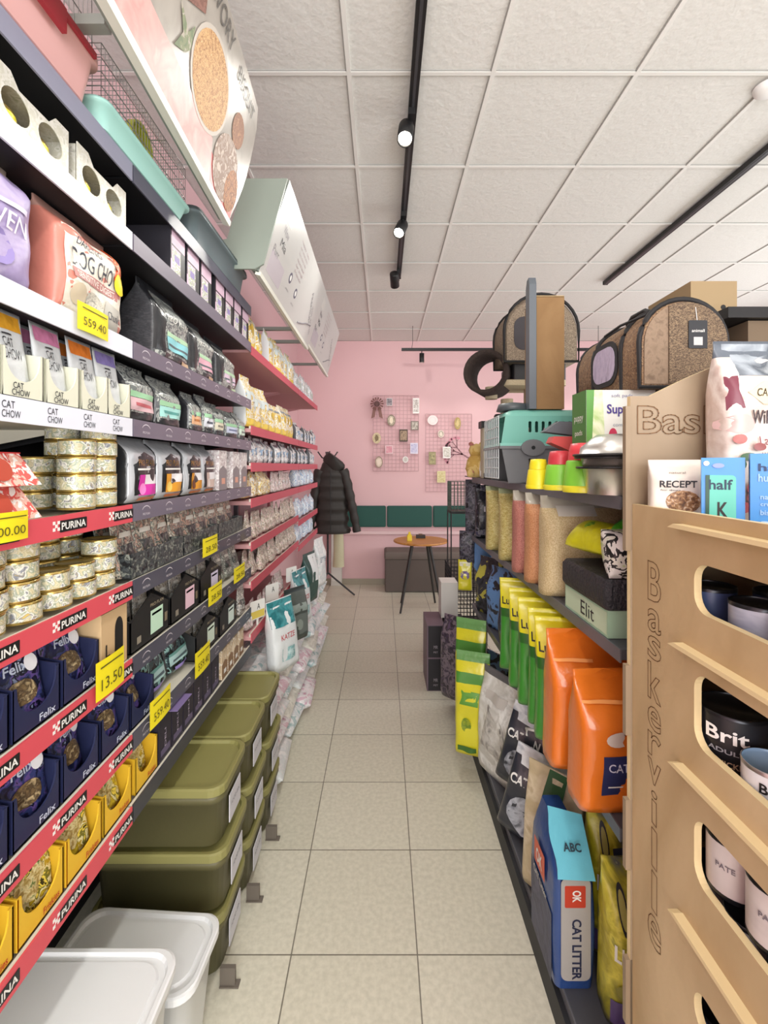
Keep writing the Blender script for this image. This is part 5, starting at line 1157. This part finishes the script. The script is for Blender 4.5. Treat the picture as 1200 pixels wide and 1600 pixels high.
# ------------------------------------------------------------------ top of the right gondola
# pet carrier, teal over grey
r = empty('pet_carrier', (.50, 1.95, S1)); W, D_, H = .48, .30, .315; tl = mat('6fb0a2', .4, coat=.2); gy = mat('6a6c6f', .45)
def shell(mb, z0, z1, m, slots, g0, g1):
    Q = T(0, .0, 0) @ FRONT
    for yy in (.004, D_): mb.prism([[(g0, z0), (W-g0, z0), (W-g1, z1), (g1, z1)]]+slots, 0, .004, m, T(0, yy, 0) @ FRONT)
    mb.add([(W-g0, .0, z0), (W-g0, D_, z0), (W-g1, D_, z1), (W-g1, 0, z1)], [(0, 1, 2, 3)], m); mb.add([(W-g0-.004, .0, z0), (W-g0-.004, D_, z0), (W-g1-.004, D_, z1), (W-g1-.004, 0, z1)], [(3, 2, 1, 0)], m)
sl = [rrect(.115+.028*i, .128+.028*i, .215-.0*i, .262, .005, 2)[::-1] for i in range(11)]
mb = MB(); shell(mb, .165, .285, tl, sl, .0, .018); mb.loft([[(a, b_, z) for a, b_ in rrect(.018+g_, W-.018-g_, g_, D_-g_, .03)] for g_, z in ((0, .284), (.006, .30), (.03, .313), (.06, .315))], tl); mb.box(-.006, W+.004, -.008, D_+.006, .158, .17, mat('7fbdb0', .4)); mb.build('upper_shell', r)
sl = [rrect(.115+.028*i, .128+.028*i, .055, .105, .005, 2)[::-1] for i in range(11)]
mb = MB(); shell(mb, .004, .16, gy, sl, .03, .0); mb.box(.03, W-.03, .004, D_-.004, 0, .006, gy).box(-.008, W+.006, -.01, D_+.008, .146, .158, gy); mb.build('lower_shell', r)
g = MB()
for i in range(9): g.bar((-.006, .02+.26*i/8, .02), (-.006, .02+.26*i/8, .285), .003, mat('c3c9cc', .4))
for i in range(7): g.bar((-.006, .02, .02+.265*i/6), (-.006, .28, .02+.265*i/6), .003, mat('c3c9cc', .4))
g.build('door', r)
MB().prism(circ(.13, .15, .05, .035), 0, .008, gy, T(0, -.01, 0) @ FRONT).prism(circ(.13, .15, .008), .008, .01, BLACK, T(0, -.01, 0) @ FRONT).build('latch', r)
tag(r, 'teal and grey plastic pet carrier with wire door on the right shelf top', 'pet carrier')
# tall cardboard box and grey board standing on it
Zc = S1+.316
o = MB().box(0, .118, 0, .16, 0, .48, pmat(['8f6f48', '866742', '997952'], 3, .8, .1, soft=True, rnd=False)).box(.0, .118, .0, .003, .478, .484, mat('b59a70', .7)).build('cardboard_box', loc=(.656, 1.97, Zc)); tag(o, 'tall narrow brown cardboard box standing on the teal pet carrier', 'cardboard box')
mb = MB(); mb.prism([(0, 0), (.05, 0), (.05, .52), (.035, .555), (.01, .56), (0, .53)], 0, .03, mat('5d646b', .45), T(.622, 1.96, Zc) @ Matrix(((0, 0, 1, 0), (1, 0, 0, 0), (0, 1, 0, 0), (0, 0, 0, 1)))); tag(mb.build('grey_board'), 'dark grey plastic panel standing on edge beside the tall cardboard box', 'plastic panel')
o = MB().lathe([(0, 0), (.07, 0), (.06, .03), (0, .04)], mat('4d5357', .4)); tag(o.build('grey_dish', loc=(.575, 2.05, Zc)), 'round dark grey dish lying on the teal carrier', 'dish')
# cat tree behind
r = empty('cat_tree', (.72, 2.68, S1)); plush = mat('3a2f2b', .95, bump=.8, bs=150); sis = mat('b9ab90', .9, bump=.6, bs=200)
MB().loft([[(a, b_, z) for a, b_ in rrect(-.12, .25, -.14, .14, .03)] for z in (0, .03)], plush).build('base_board', r)
MB().lathe([(.035, .03), (.035, .46)], sis, (-.0, 0, 0)).build('post', r); MB().lathe([(.035, .03), (.035, .52)], sis, (.14, .02, 0)).build('post', r)
MB().loft([[(a, b_, z) for a, b_ in rrect(-.05, .30, -.13, .15, .03)] for z in (.52, .55)], mat('c3b496', .9, bump=.5, bs=150)).build('platform', r)
MB().loft([[(a, b_, z) for a, b_ in rrect(.0, .30, -.12, .14, .02)] for z in (.551, .64)], BLACK).build('cushion_box', r)
tn = MB(); o1 = []
QT = T(-.10, .0, .60) @ RZ(-.45) @ RX(PI/2)
ri = [[(rr0*math.cos(2*PI*i/28), rr0*math.sin(2*PI*i/28), z) for i in range(28)] for rr0, z in ((.10, -.11), (.125, -.11), (.125, .11), (.10, .11), (.10, -.11))]
tn.loft(ri, plush, False, QT); tn.build('tunnel', r)
MB().lathe([(.035, .46), (.035, .53)], sis, (-.09, 0, 0)).build('tunnel_support', r)
MB().loft([[(-.02+.06*math.cos(a)*s_, -.02+.05*math.sin(a)*s_, .0+z) for a in [2*PI*i/14 for i in range(14)]] for z, s_ in ((.24, .9), (.28, 1), (.36, 1), (.37, .9))], BLACK).build('hideaway', r)
tag(r, 'brown plush cat tree with a round tunnel on the right shelf top', 'cat tree')
# fabric carrier standing behind the cardboard box
felt = pmat(['8c7d6c', '7d6f60', '9a8b78', '6d6053'], 90, .9, .4, rnd=False); trim = mat('1c1b1d', .7); brownw = pmat(['7a6048', '8d7156', '665040', '9c8264'], 120, .9, .5, rnd=False)
r = empty('fabric_carrier', (.86, 2.62, S1+.641)); 
arch = lambda w, h: [(-w/2, 0), (w/2, 0)]+[(w/2*math.cos(a), h*.45+h*.55*math.sin(a)) for a in [PI*i/16 for i in range(17)]]
mb = MB(); mb.loft([[(x, y, z) for x, z in arch(.40*s_, .36*s_)] for y, s_ in ((-.12, .94), (-.10, 1), (.12, 1), (.14, .94))], felt); mb.build('carrier_body', r)
for yy in (-.115, .115): MB().tube([(x, yy, z) for x, z in arch(.405, .365)], .008, trim, 6, closed=True).build('piping', r)
MB().prism(rrect(-.15, .0, .06, .24, .05), 0, .002, mat('39353a', .6), T(0, -.121, 0) @ FRONT).build('mesh_window', r)
tag(r, 'grey-brown soft pet carrier behind the tall cardboard box', 'pet carrier')
# plush toys at the far end
toy = [('c9a65a', 'yellow and pink plush toy'), ('d8d4cc', 'white plush toy with black patches'), ('4f6fb5', 'small blue plush toy')]
for i, (x, y, s_) in enumerate(((.60, 2.92, 1.1), (.66, 2.86, 1.0), (.70, 2.45, .7))):
    mt = pmat([['c9a65a', 'd9bd7a', 'b5736a'], ['d8d4cc', 'e3e0da', '2a2a2e'], ['4f6fb5', '6f8ac9', '3a559a']][i], 9, .9, .5, rnd=False)
    b_ = MB().lathe([(.0, 0), (.05*s_, .004), (.07*s_, .05*s_), (.06*s_, .10*s_), (.035*s_, .135*s_), (0, .14*s_)], mt).build('plush_toy', loc=(x, y, S1))
    MB().lathe([(0, 0), (.035*s_, .012*s_), (.045*s_, .04*s_), (.035*s_, .07*s_), (0, .08*s_)], mt, (-.01, -.01, .115*s_)).build('head', b_)
    for e in (-1, 1): MB().lathe([(0, 0), (.014*s_, .005), (.014*s_, .02), (0, .03)], mt, (-.01+e*.03*s_, -.01, .18*s_)).build('ear', b_)
    for e in (-1, 1): MB().lathe([(0, 0), (.02*s_, .01), (.022*s_, .04), (0, .06)], mt, (e*.05*s_, -.05*s_, .0)).build('arm', b_)
    tag(b_, toy[i][1]+' on the far end of the right shelf top', 'plush toy', 'plush toys')
tag(MB().box(-.035, .035, -.035, .035, 0, .30, mat('bdb39f', .8)).box(-.045, .045, -.045, .045, .30, .34, BLACK).build('scratching_post', loc=(.63, 2.78, S1)), 'pale scratching post with black top among the plush toys', 'scratching post')
# coloured bowls
def mk_bowl(c1, c2, c3, nm, x, y, s_, lab):
    b_ = MB().lathe([(.048*s_, 0), (.05*s_, .012*s_), (.047*s_, .016*s_)], mat(c2, .35), seg=24).build('food_bowl', loc=(x, y, S1+.0))
    MB().lathe([(.047*s_, .016*s_), (.047*s_, .022*s_), (.040*s_, .075*s_), (.036*s_, .078*s_), (.034*s_, .06*s_)], mat(c1, .35), seg=24, cap=False).build('bowl_wall', b_)
    if c3: MB().lathe([(.036*s_, .078*s_), (.034*s_, .10*s_), (.030*s_, .118*s_), (.014*s_, .12*s_)], mat(c3, .35), seg=24).build('cap', b_)
    tag(b_, lab, 'bowl', 'coloured plastic bowls')
mk_bowl('e2d223', 'e2d223', 'e2d223', '', .505, 1.50, .8, 'yellow stacked plastic bowls on the right shelf top')
mk_bowl('7cbf3a', 'd8d030', 'c23a44', '', .545, 1.42, 1.0, 'green plastic bowl with yellow base and dark red bowl on it')
mk_bowl('7cc23a', 'd8d030', 'd8434c', '', .565, 1.30, 1.15, 'larger green plastic bowl with yellow base beside the steel bowls')
mb = MB(); mb.prism([(-.08, .0), (.0, -.035), (.02, -.02), (.10, -.025), (.10, .02), (-.07, .02)], 0, .05, mat('c9504e', .4), FRONT); tag(mb.build('litter_scoop', loc=(.63, 1.56, S1+.15)), 'red plastic scoop behind the green bowls', 'scoop')
mb = MB(); mb.prism([(-.09, -.0), (.08, -.02), (.09, .03), (-.04, .035)], 0, .05, mat('5a6066', .45), FRONT); tag(mb.build('litter_scoop', loc=(.64, 1.62, S1+.19)), 'grey plastic scoop lying above the red one', 'scoop')
tag(bx_(-.05, .06, -.03, .05, 0, .114, mat('4a4f52', .6)).build('small_carton', loc=(.64, 1.58, S1)), 'small dark carton carrying the plastic scoops', 'carton')
# steel bowls
stl = mat('d6d3cf', .33, 1)
def steel(z, r0, r1, h, lab, flip=False):
    p = [(r0, 0), (r1, h), (r1+.012, h), (r1+.012, h+.004), (r1-.001, h+.003), (r0-.004, .004), (.001, .004)]
    if flip: p = [(r1+.012, 0), (r1+.012, .004), (r1, .004), (r1*.97, h*.4), (r0, h*.85), (r0*.8, h), (.001, h)]
    o_ = MB().lathe(p, stl, seg=40).build('steel_bowl', loc=(.605, 1.205-.0, z)); MB().tube([((r1+.013)*math.cos(a), (r1+.013)*math.sin(a), (h+.001 if not flip else 0.002)) for a in [2*PI*i/32 for i in range(32)]], .0035, BLACK, 6, closed=True).build('rubber_rim', o_)
    return tag(o_, lab, 'bowl', 'steel bowls')
steel(S1, .066, .078, .068, 'deep stainless steel bowl at the bottom of the bowl stack')
steel(S1+.046, .070, .082, .048, 'stainless steel bowl nested second in the bowl stack')
steel(S1+.0995, .055, .086, .055, 'upturned stainless steel bowl on top of the bowl stack', True)
# white and green carton, purple carton and the woven carriers on them
def dg(mb, w, d, h):
    Q = FACE(d); mb.add([(-w/2, 0, 0), (-w/2+.010, 0, 0), (-w/2+.022, h, 0), (-w/2, h, 0)], [(0, 1, 2, 3)], mat('5f9a4a', .4), Q)
    mb.add([(-w/2+.010, 0, .0002), (-w/2+.06, 0, .0002), (-w/2+.045, h, .0002), (-w/2+.022, h, .0002)], [(0, 1, 2, 3)], pmat(['c9dba0', 'e6edcf', 'a9c97a'], 20, .4, 0, soft=True), Q)
    mb.text('Super', mat('4a3a8a', .5), -w/2+.095, h*.80, .075, .035, Q, .001, .02); mb.text('soft pads', mat('8a86a8', .5), -w/2+.10, h*.94, .06, .012, Q, .001)
    mb.prism(circ(-w/2+.075, h*.55, .012, .022), 0, .001, mat('c23a5a', .4), Q); mb.text('comfort', mat('9aa0b0', .5), -w/2+.10, h*.66, .05, .01, Q, .001)
    Q = SIDEL(w); mb.add([(-d/2, 0, 0), (d/2, 0, 0), (d/2, h, 0), (-d/2, h, 0)], [(0, 1, 2, 3)], mat('3f7a34', .4), Q); mb.text('puppy', WHITE, 0, h*.72, .06, .02, Q, .001); mb.text('pads', WHITE, 0, h*.58, .05, .02, Q, .001)
carton(.575, .77, 1.305, 1.40, .288, S1, mat('e3e6e0', .45), 'white and green carton under the woven pet carrier', deco=dg)
carton(.78, .97, 1.28, 1.62, .288, S1, mat('3a3568', .5), 'dark violet carton under the near end of the woven pet carrier')
carton(.72, .77, 1.45, 1.64, .288, S1, mat('8d8a84', .5), 'grey carton hidden behind the white and green one')
r = empty('fabric_carrier', (.815, 1.25, S1+.289)); L_ = .42
WA = .235; HA = .235
ar = lambda s_: [(-WA/2*s_, 0), (WA/2*s_, 0), (WA/2*s_, HA*.5*s_)]+[(WA/2*s_*math.cos(a), HA*.5*s_+HA*.5*s_*math.sin(a)) for a in [PI*i/18 for i in range(1, 18)]]+[(-WA/2*s_, HA*.5*s_)]
MB().loft([[(x, y, z) for x, z in ar(s_)] for y, s_ in ((0, .97), (.01, 1), (L_-.02, .98), (L_, .93))], brownw).build('carrier_body', r)
for yy, s_ in ((.005, 1.01), (.10, 1.015), (.28, 1.01), (L_-.01, .97)): MB().tube([(x, yy, z) for x, z in ar(s_)], .007, trim, 6, closed=True).build('piping', r)
xs = -WA/2-.002
QL = T(xs, 0, 0) @ RZ(-PI/2) @ FRONT      # picture x runs to -Y
MB().prism(rrect(-.285, -.115, .03, .165, .05), 0, .003, trim, QL).prism(rrect(-.27, -.13, .045, .15, .04), .003, .004, pmat(['9a8fa8', 'b5a9c0', '6d6478'], 30, .7, .3, (1, 1, .4), False, soft=True), QL).build('mesh_window', r)
MB().prism([(x, z) for x, z in ar(.93)], 0, .003, pmat(['7d6a58', '8a7663', '6f5d4d'], 60, .9, .4, rnd=False, soft=True), T(0, -.001, .006) @ FRONT).build('end_panel', r)
wv = pmat(['5a4a3c', '86725a', '4a3c32', '6f5d49'], 150, .85, .6, (1, 1, 2.2), False)
MB().prism([(-.045, .008), (.112, .008), (.112, .12)]+[(.112*math.cos(a), .12+.105*math.sin(a)) for a in [PI*i/20 for i in range(1, 13)]]+[(-.045, .215)], 0, .004, wv, T(0, -.0045, 0) @ FRONT).build('woven_flap', r)
MB().prism(rrect(.005, .055, .10, .175, .003), 0, .002, mat('25272c', .5), T(0, -.010, 0) @ FRONT).text('animall', WHITE, .03, .147, .034, .008, T(0, -.0125, 0) @ FRONT).add([(.018, .108, 0), (.042, .108, 0), (.042, .13, 0), (.018, .13, 0)], [(0, 1, 2, 3)], mat('b5b5b5', .5), T(0, -.0125, 0) @ FRONT).bar((.028, -.011, .175), (.024, -.011, .21), .001, WHITE).build('hang_tag', r)
MB().tube([(-.02, .12, HA+.004), (-.02, .15, HA+.02), (-.02, .22, HA+.022), (-.02, .25, HA+.004)], .007, trim, 8).tube([(-.09, .02, .2), (-.11, .12, .20), (-.118, .2, .19)], .004, trim, 6).build('handle', r)
tag(r, 'brown woven pet carrier with black trim and mesh window, above the wooden stand', 'pet carrier')
# cardboard box with finger hole at the right, black tray under it
o = MB().box(0, .15, 0, .24, 0, .16, mat('9a8564', .8)).prism(circ(.075+.03, .075, .008), 0, .001, BLACK, T(0, -.0005, 0) @ FRONT).build('cardboard_box', loc=(1.00, 1.50, 1.99)); tag(o, 'pale brown cardboard box with a round finger hole at the far right', 'cardboard box')
o = bx_(0, .36, 0, .42, 0, .03, BLACK).build('black_tray', loc=(.95, 1.27, 1.958)); tag(o, 'flat black tray under the cardboard box with the finger hole', 'tray')
tag(bx_(0, .26, 0, .38, 0, .478, mat('6a5a48', .8)).build('cardboard_box', loc=(1.02, 1.29, S1+.001)), 'brown cardboard box hidden under the flat black tray', 'cardboard box')
r = empty('shelving_unit', (1.065, GY0, 0)); MB().box(.0, .47, 0, W, 1.45, 1.475, gm_).box(.0, .45, 0, W, 0, .1, gm_).box(0, .47, 0, W, 1.08, 1.1, gm_).box(0, .47, 0, W, .64, .66, gm_).build('shelf', r); tag(r, 'rear side of the dark metal shelving, behind the back panel', 'shelving')

# ------------------------------------------------------------------ plywood stand with tins
ply = pmat(['b99f78', 'c4aa83', 'b0966f', 'cab28c'], 2.2, .5, .08, (1, 1, .5), False, soft=True, detail=6); plyd = pmat(['8a7861', '917f68', '827059'], 2.2, .55, .08, (1, 1, .5), False, soft=True); plye = mat('d9c497', .5)
burn = mat('6b4a2c', .8)
SX = .50; SYB = .925
r = empty('plywood_stand', (SX, 0, 0))
QS = RZ(-PI/2) @ FRONT          # on the aisle face, picture x = -Y
slots = [(.72, 1.318, 1.396, ), (.72, 1.105, 1.222), (.72, .888, .993), (.72, .66, .722), (.72, .43, .52), (.72, .2, .3)]
out = [(-SYB, 0), (-.06, 0), (-.06, 1.474), (-SYB, 1.474)]
holes = [rrect(-.742, -.12, z0, z1, .028, 6)[::-1] for _, z0, z1 in slots]
mb = MB(); mb.prism([out]+holes, -.012, 0, ply, QS, plye)
yy = SYB-.075; 
# lettering engraved one below the other
zs = [(1.432, 'B', .072), (1.345, 'a', .042), (1.295, 's', .042), (1.245, 'k', .068), (1.165, 'e', .042), (1.115, 'r', .042), (1.065, 'v', .042), (1.01, 'i', .060), (.94, 'l', .070), (.86, 'l', .070), (.78, 'e', .055)]
for z, ch, h in zs: mb.outline(ch, burn, -(yy-.0), z-.5*h-.06, .040 if ch not in 'il' else .016, h, .0016, QS, .0008, .01)
mb.build('front_panel', r)
for z in (1.4535, 1.256, 1.055, .805, .56, .33): MB().prism([(-.785, z-.007), (-.06, z-.007), (-.06, z), (-.77, z)], 0, .017, plye, QS).build('ledge', r)
def top_arch(x): return 1.70+.11*max(0, math.sin(PI*(x-.05)/.48)) if .05 < x < .53 else 1.70
bp_ = [(-.004, 0), (.60, 0), (.60, 1.69)]+[(x, 1.69+.085*math.sin(PI*(x-.035)/.53)) for x in [.565-.53*i/18 for i in range(19)]]+[(-.004, 1.69)]
mb = MB(); mb.prism(bp_, 0, .012, plyd, T(0, SYB+.013, 0) @ FRONT, plye)
mb.outline('Baskerville', burn, .215, 1.642, .41, .056, .0016, T(0, SYB, 0) @ FRONT, .0012, .012)
for z0, z1 in ((1.40, 1.69), (1.03, 1.17), (.76, .90), (.45, .58), (.2, .33)): mb.box(-.013, .0, SYB+.001, SYB+.013, z0-.02, z1-.02, plyd)
mb.build('back_board', r)
for z in (1.432, 1.245, 1.045, .80, .56, .33, .10): MB().box(.0, .59, .06, SYB-.012+.012, z-.012, z, ply).build('shelf', r)
MB().box(.588, .60, .06, SYB, 0, 1.45, ply).build('rear_panel', r)
MB().box(0, .588, .06, .072, 0, 1.45, ply).build('near_panel', r)
tag(r, 'light plywood display stand with engraved lettering and slots, on the right', 'display stand')
ZT = 1.433
# tins seen through the slots
def mk_tin(lab, rr0, h, dark=True, txt=None, tc=WHITE, lid_m=None):
    def f():
        lm_ = mat('35363a', .3, .8) if dark else mat('b9b5b2', .3, .9)
        b_ = MB().lathe([(rr0*.96, 0), (rr0, .004), (rr0, .008)], lm_, seg=30).lathe([(rr0*.985, .008), (rr0*.985, h-.006)], lab, seg=30, cap=False).lathe([(rr0, h-.006), (rr0, h-.001), (rr0*.97, h)], lm_, seg=30, cap=False).build('tin')
        MB().lathe([(rr0*.96, h-.001), (rr0*.94, h-.006), (.001, h-.006)], lid_m or lm_, seg=30, cap=False).build('lid', b_)
        if txt:
            tb_ = MB()
            for t_, z, hh, ww, c in txt:
                v_, f_, a_ = text_geo(t_, .02); tb_.add([((rr0+.0006)*math.sin((x-.5)*ww/rr0), -(rr0+.0006)*math.cos((x-.5)*ww/rr0), z+(y-.5)*hh) for x, y in v_], f_, c)
            tb_.build('printed_label', b_)
        return b_
    return f
bluel = mat('3e4d72', .35); blackl = mat('1e1e22', .35); palel = pmat(['b5aaa8', 'c3b9b6', 'a89d9c'], 8, .35, 0, soft=True)
K1 = Kind(mk_tin(bluel, .038, .103)); K2 = Kind(mk_tin(blackl, .050, .118, True, [('Brit', .088, .022, .058, WHITE), ('ADULT', .064, .007, .05, mat('9a9aa0', .5)), ('& CHICKEN', .045, .009, .06, mat('c9a98b', .5)), ('450 g', .028, .007, .03, mat('8a8a90', .5))]))
K3 = Kind(mk_tin(mat('d6d6d8', .35), .038, .085, False, [('BIO', .062, .014, .03, BLACK), ('MONO', .042, .010, .045, mat('44444a', .5)), ('PROTEIN', .028, .010, .05, mat('44444a', .5))], lid_m=mat('8fb0cf', .3))); K4 = Kind(mk_tin(palel, .038, .088, True, [('PATE', .05, .008, .026, mat('6a6068', .5))]))
K5 = Kind(mk_tin(pmat(['3e4d72', 'c9ccd6', '35446a'], 8, .35, 0, soft=True), .038, .103))
for i, (x, y) in enumerate(((.556, .785), (.556, .682), (.64, .74), (.556, .59))): (K1 if i != 1 else K5)((x, y, 1.246), ROT_R, ['blue-grey tin deepest in the top slot of the plywood stand', 'blue tin with silver edge, nearer in the top slot', 'blue-grey tin in the second row behind the top slot', 'blue-grey tin at the right frame edge in the top slot'][i], 'tin', 'blue tins in the top slot')
K2((.565, .745, 1.046), ROT_R+.75, 'black dog food tin with white lettering in the second slot', 'tin')
K3((.552, .652, 1.046), ROT_R+.85, 'white tin with pale blue lid in the second slot', 'tin')
K1((.66, .82, 1.046), ROT_R, 'dark tin in the shadow at the far end of the second slot', 'tin')
n_ = 0
for row, z in enumerate((.801, .890)):
    for y in ((.765, .682, .60) if row == 0 else (.722, .641)):
        K4((.548+.002*row, y, z), ROT_R+.6, 'pale mauve tin in the third slot, %s' % ['lower layer at the far end', 'lower layer in the middle', 'lower layer nearest', 'upper layer at the far end', 'upper layer nearest'][n_], 'tin', 'pale mauve tins'); n_ += 1
for i, y in enumerate((.75, .65)): K1((.556, y, .561), ROT_R, ['dark blue tin at the far end of the fourth slot', 'dark blue tin nearer in the fourth slot'][i], 'tin', 'dark tins in the fourth slot')
# on top of the stand
cr = mat('d8d0c6', .35, bump=.25, bs=30)
o = bag(.088, .128, .05, 'full', cr, None, cr, [('text', 'RECEPT', -.68, .72, .60, .70, INK, .02), ('text', 'natural', -.3, .3, .80, .83, mat('8a8078', .5)), ('text', 'for dogs', -.65, .1, .545, .575, INK, 0), ('ell', .2, .40, .65, .16, pmat(['5a3d28', '7d5638', 'b58c60', 'd8d0c6'], 90, .5, .2)), ('rect', -.62, .25, .04, .18, mat('d9752a', .4)), ('text', 'DUO', -.25, .0, .07, .11, mat('8a3a10', .5))], 4, .002, 201, 30, 18, 'treat_bag')
putr(o, .548, .868, ZT+.0005, -.35, 'small cream treat bag with orange stripe on the plywood stand', 'treat bag')
bl = mat('3f86c9', .35); 
def bluebox(x0, x1, y0, y1, h, face, label, rz=0):
    mb = MB().box(-(x1-x0)/2, (x1-x0)/2, -(y1-y0)/2, (y1-y0)/2, 0, h, bl); face(mb, x1-x0, y1-y0, h)
    return tag(mb.build('treat_carton', loc=((x0+x1)/2, (y0+y1)/2, ZT+.0005), rz=rz), label, 'carton', 'bright blue cartons')
def f1(mb, w, d, h):
    Q = FACE(d); mb.prism(rrect(-w*.40, w*.30, h*.10, h*.78, .006), 0, .0006, mat('57b3a4', .4), Q); mb.prism([(-w*.40, h*.1), (-w*.32, h*.1), (-w*.30, h*.78), (-w*.40, h*.78)], .0006, .001, mat('1f4a3a', .4), Q)
    mb.text('half', mat('16324a', .5), -w*.05, h*.66, w*.55, h*.13, Q, .0012, .02); mb.text('K', BLACK, 0, h*.34, w*.25, h*.2, Q, .0012, .02)
    mb.prism(circ(-w*.38, h*.93, .004), 0, .001, WHITE, Q); mb.prism(circ(-w*.1, h*.90, .008, .004), 0, .001, mat('7d8fd0', .4), Q)
def f2(mb, w, d, h):
    for Q in (FACE(d),):
        mb.text('half', mat('14325a', .5), w*.05, h*.84, w*.7, h*.09, Q, .0006, .02); mb.text('hunter', mat('8fb5e0', .5), w*.05, h*.72, w*.7, h*.09, Q, .0006, .02)
        for k in range(3): mb.text(['natural', 'crunchy', 'biscuits'][k], mat('8fb5e0', .5), w*.05, h*(.5-.09*k), w*.6, h*.06, Q, .0006, .02)
        mb.prism(rrect(-w*.25, w*.4, h*.06, h*.22, .003), 0, .0006, mat('9fb9cf', .4), Q)
bluebox(.540, .598, .755, .795, .130, f1, 'bright blue carton with turquoise window on the plywood stand', -.58)
bluebox(.590, .640, .715, .755, .136, f2, 'plain bright blue lettered carton beside the one with the window', -.62)
bluebox(.630, .685, .665, .705, .140, f2, 'bright blue carton cut off at the right edge of the picture', -.6)
fw = pmat(['d9ccc2', 'cbb9ae', 'e3dad2', 'b59a90'], 12, .35, .2, soft=True, rnd=False)
dec = [('rect', -1, 1, .80, .985, pmat(['6d7680', '9aa3ab', '4a525c', 'c3c9cc'], 12, .35, .2, soft=True, rnd=False)), ('poly', [(-.98, .62), (-.74, .63), (-.80, .80), (-.98, .80)], mat('6d2f3f', .4)), ('ell', -.8, .55, .25, .05, mat('c9a9a4', .4)),
       ('poly', [(-.7, .71), (-.4, .77), (.1, .77), (.4, .71), (.1, .65), (-.4, .65)], mat('d8cda6', .4)), ('text', 'CARNILOVE', -.55, .25, .69, .73, mat('3a2a22', .5), .01), ('text', 'Wild', -.62, -.2, .55, .62, mat('3a3034', .5), .02),
       ('text', 'Lamb', -.5, -.1, .44, .485, mat('7d3040', .5), 0), ('text', 'with herbs', -.5, .1, .38, .41, mat('5a4a4a', .5), 0), ('text', 'natural', -.5, .1, .32, .35, mat('5a4a4a', .5), 0)]
for (a, b_, c, d_, col) in ((-.55, .22, .16, .045, 'b03a44'), (-.4, .28, .13, .04, 'c04a50'), (-.8, .12, .18, .03, 'b84a4e'), (-.62, .17, .1, .03, '93303a'), (-.85, .34, .12, .035, '3a5a3a'), (-.7, .38, .13, .02, '4a6a44'), (-.3, .16, .15, .03, '33513a'), (-.9, .26, .07, .05, '46664a'), (-.2, .11, .12, .02, '4a6a44'), (-.85, .47, .1, .025, 'a8605a'), (-.55, .43, .1, .02, '8a4a4a')):
    dec.append(('ell', a, b_, c, d_, mat(col, .4)))
o = bag(.21, .35, .08, 'full', fw, None, mat('5a626c', .3, bump=.4), dec, 5, .004, 210, 40, 22, 'kibble_bag')
putr(o, .725, .868, ZT+.0005, 0, 'large floral patterned food bag with a red corner on the plywood stand', 'pet food bag')
tag(MB().lathe([(0, 0), (.05, 0), (.045, .02), (.01, .045), (0, .046)], mat('d6cda8', .6)).build('straw_toy', loc=(.63, 1.0, 1.735-.02)), 'pale straw-coloured toy peeking over the arched board', 'toy') if False else None
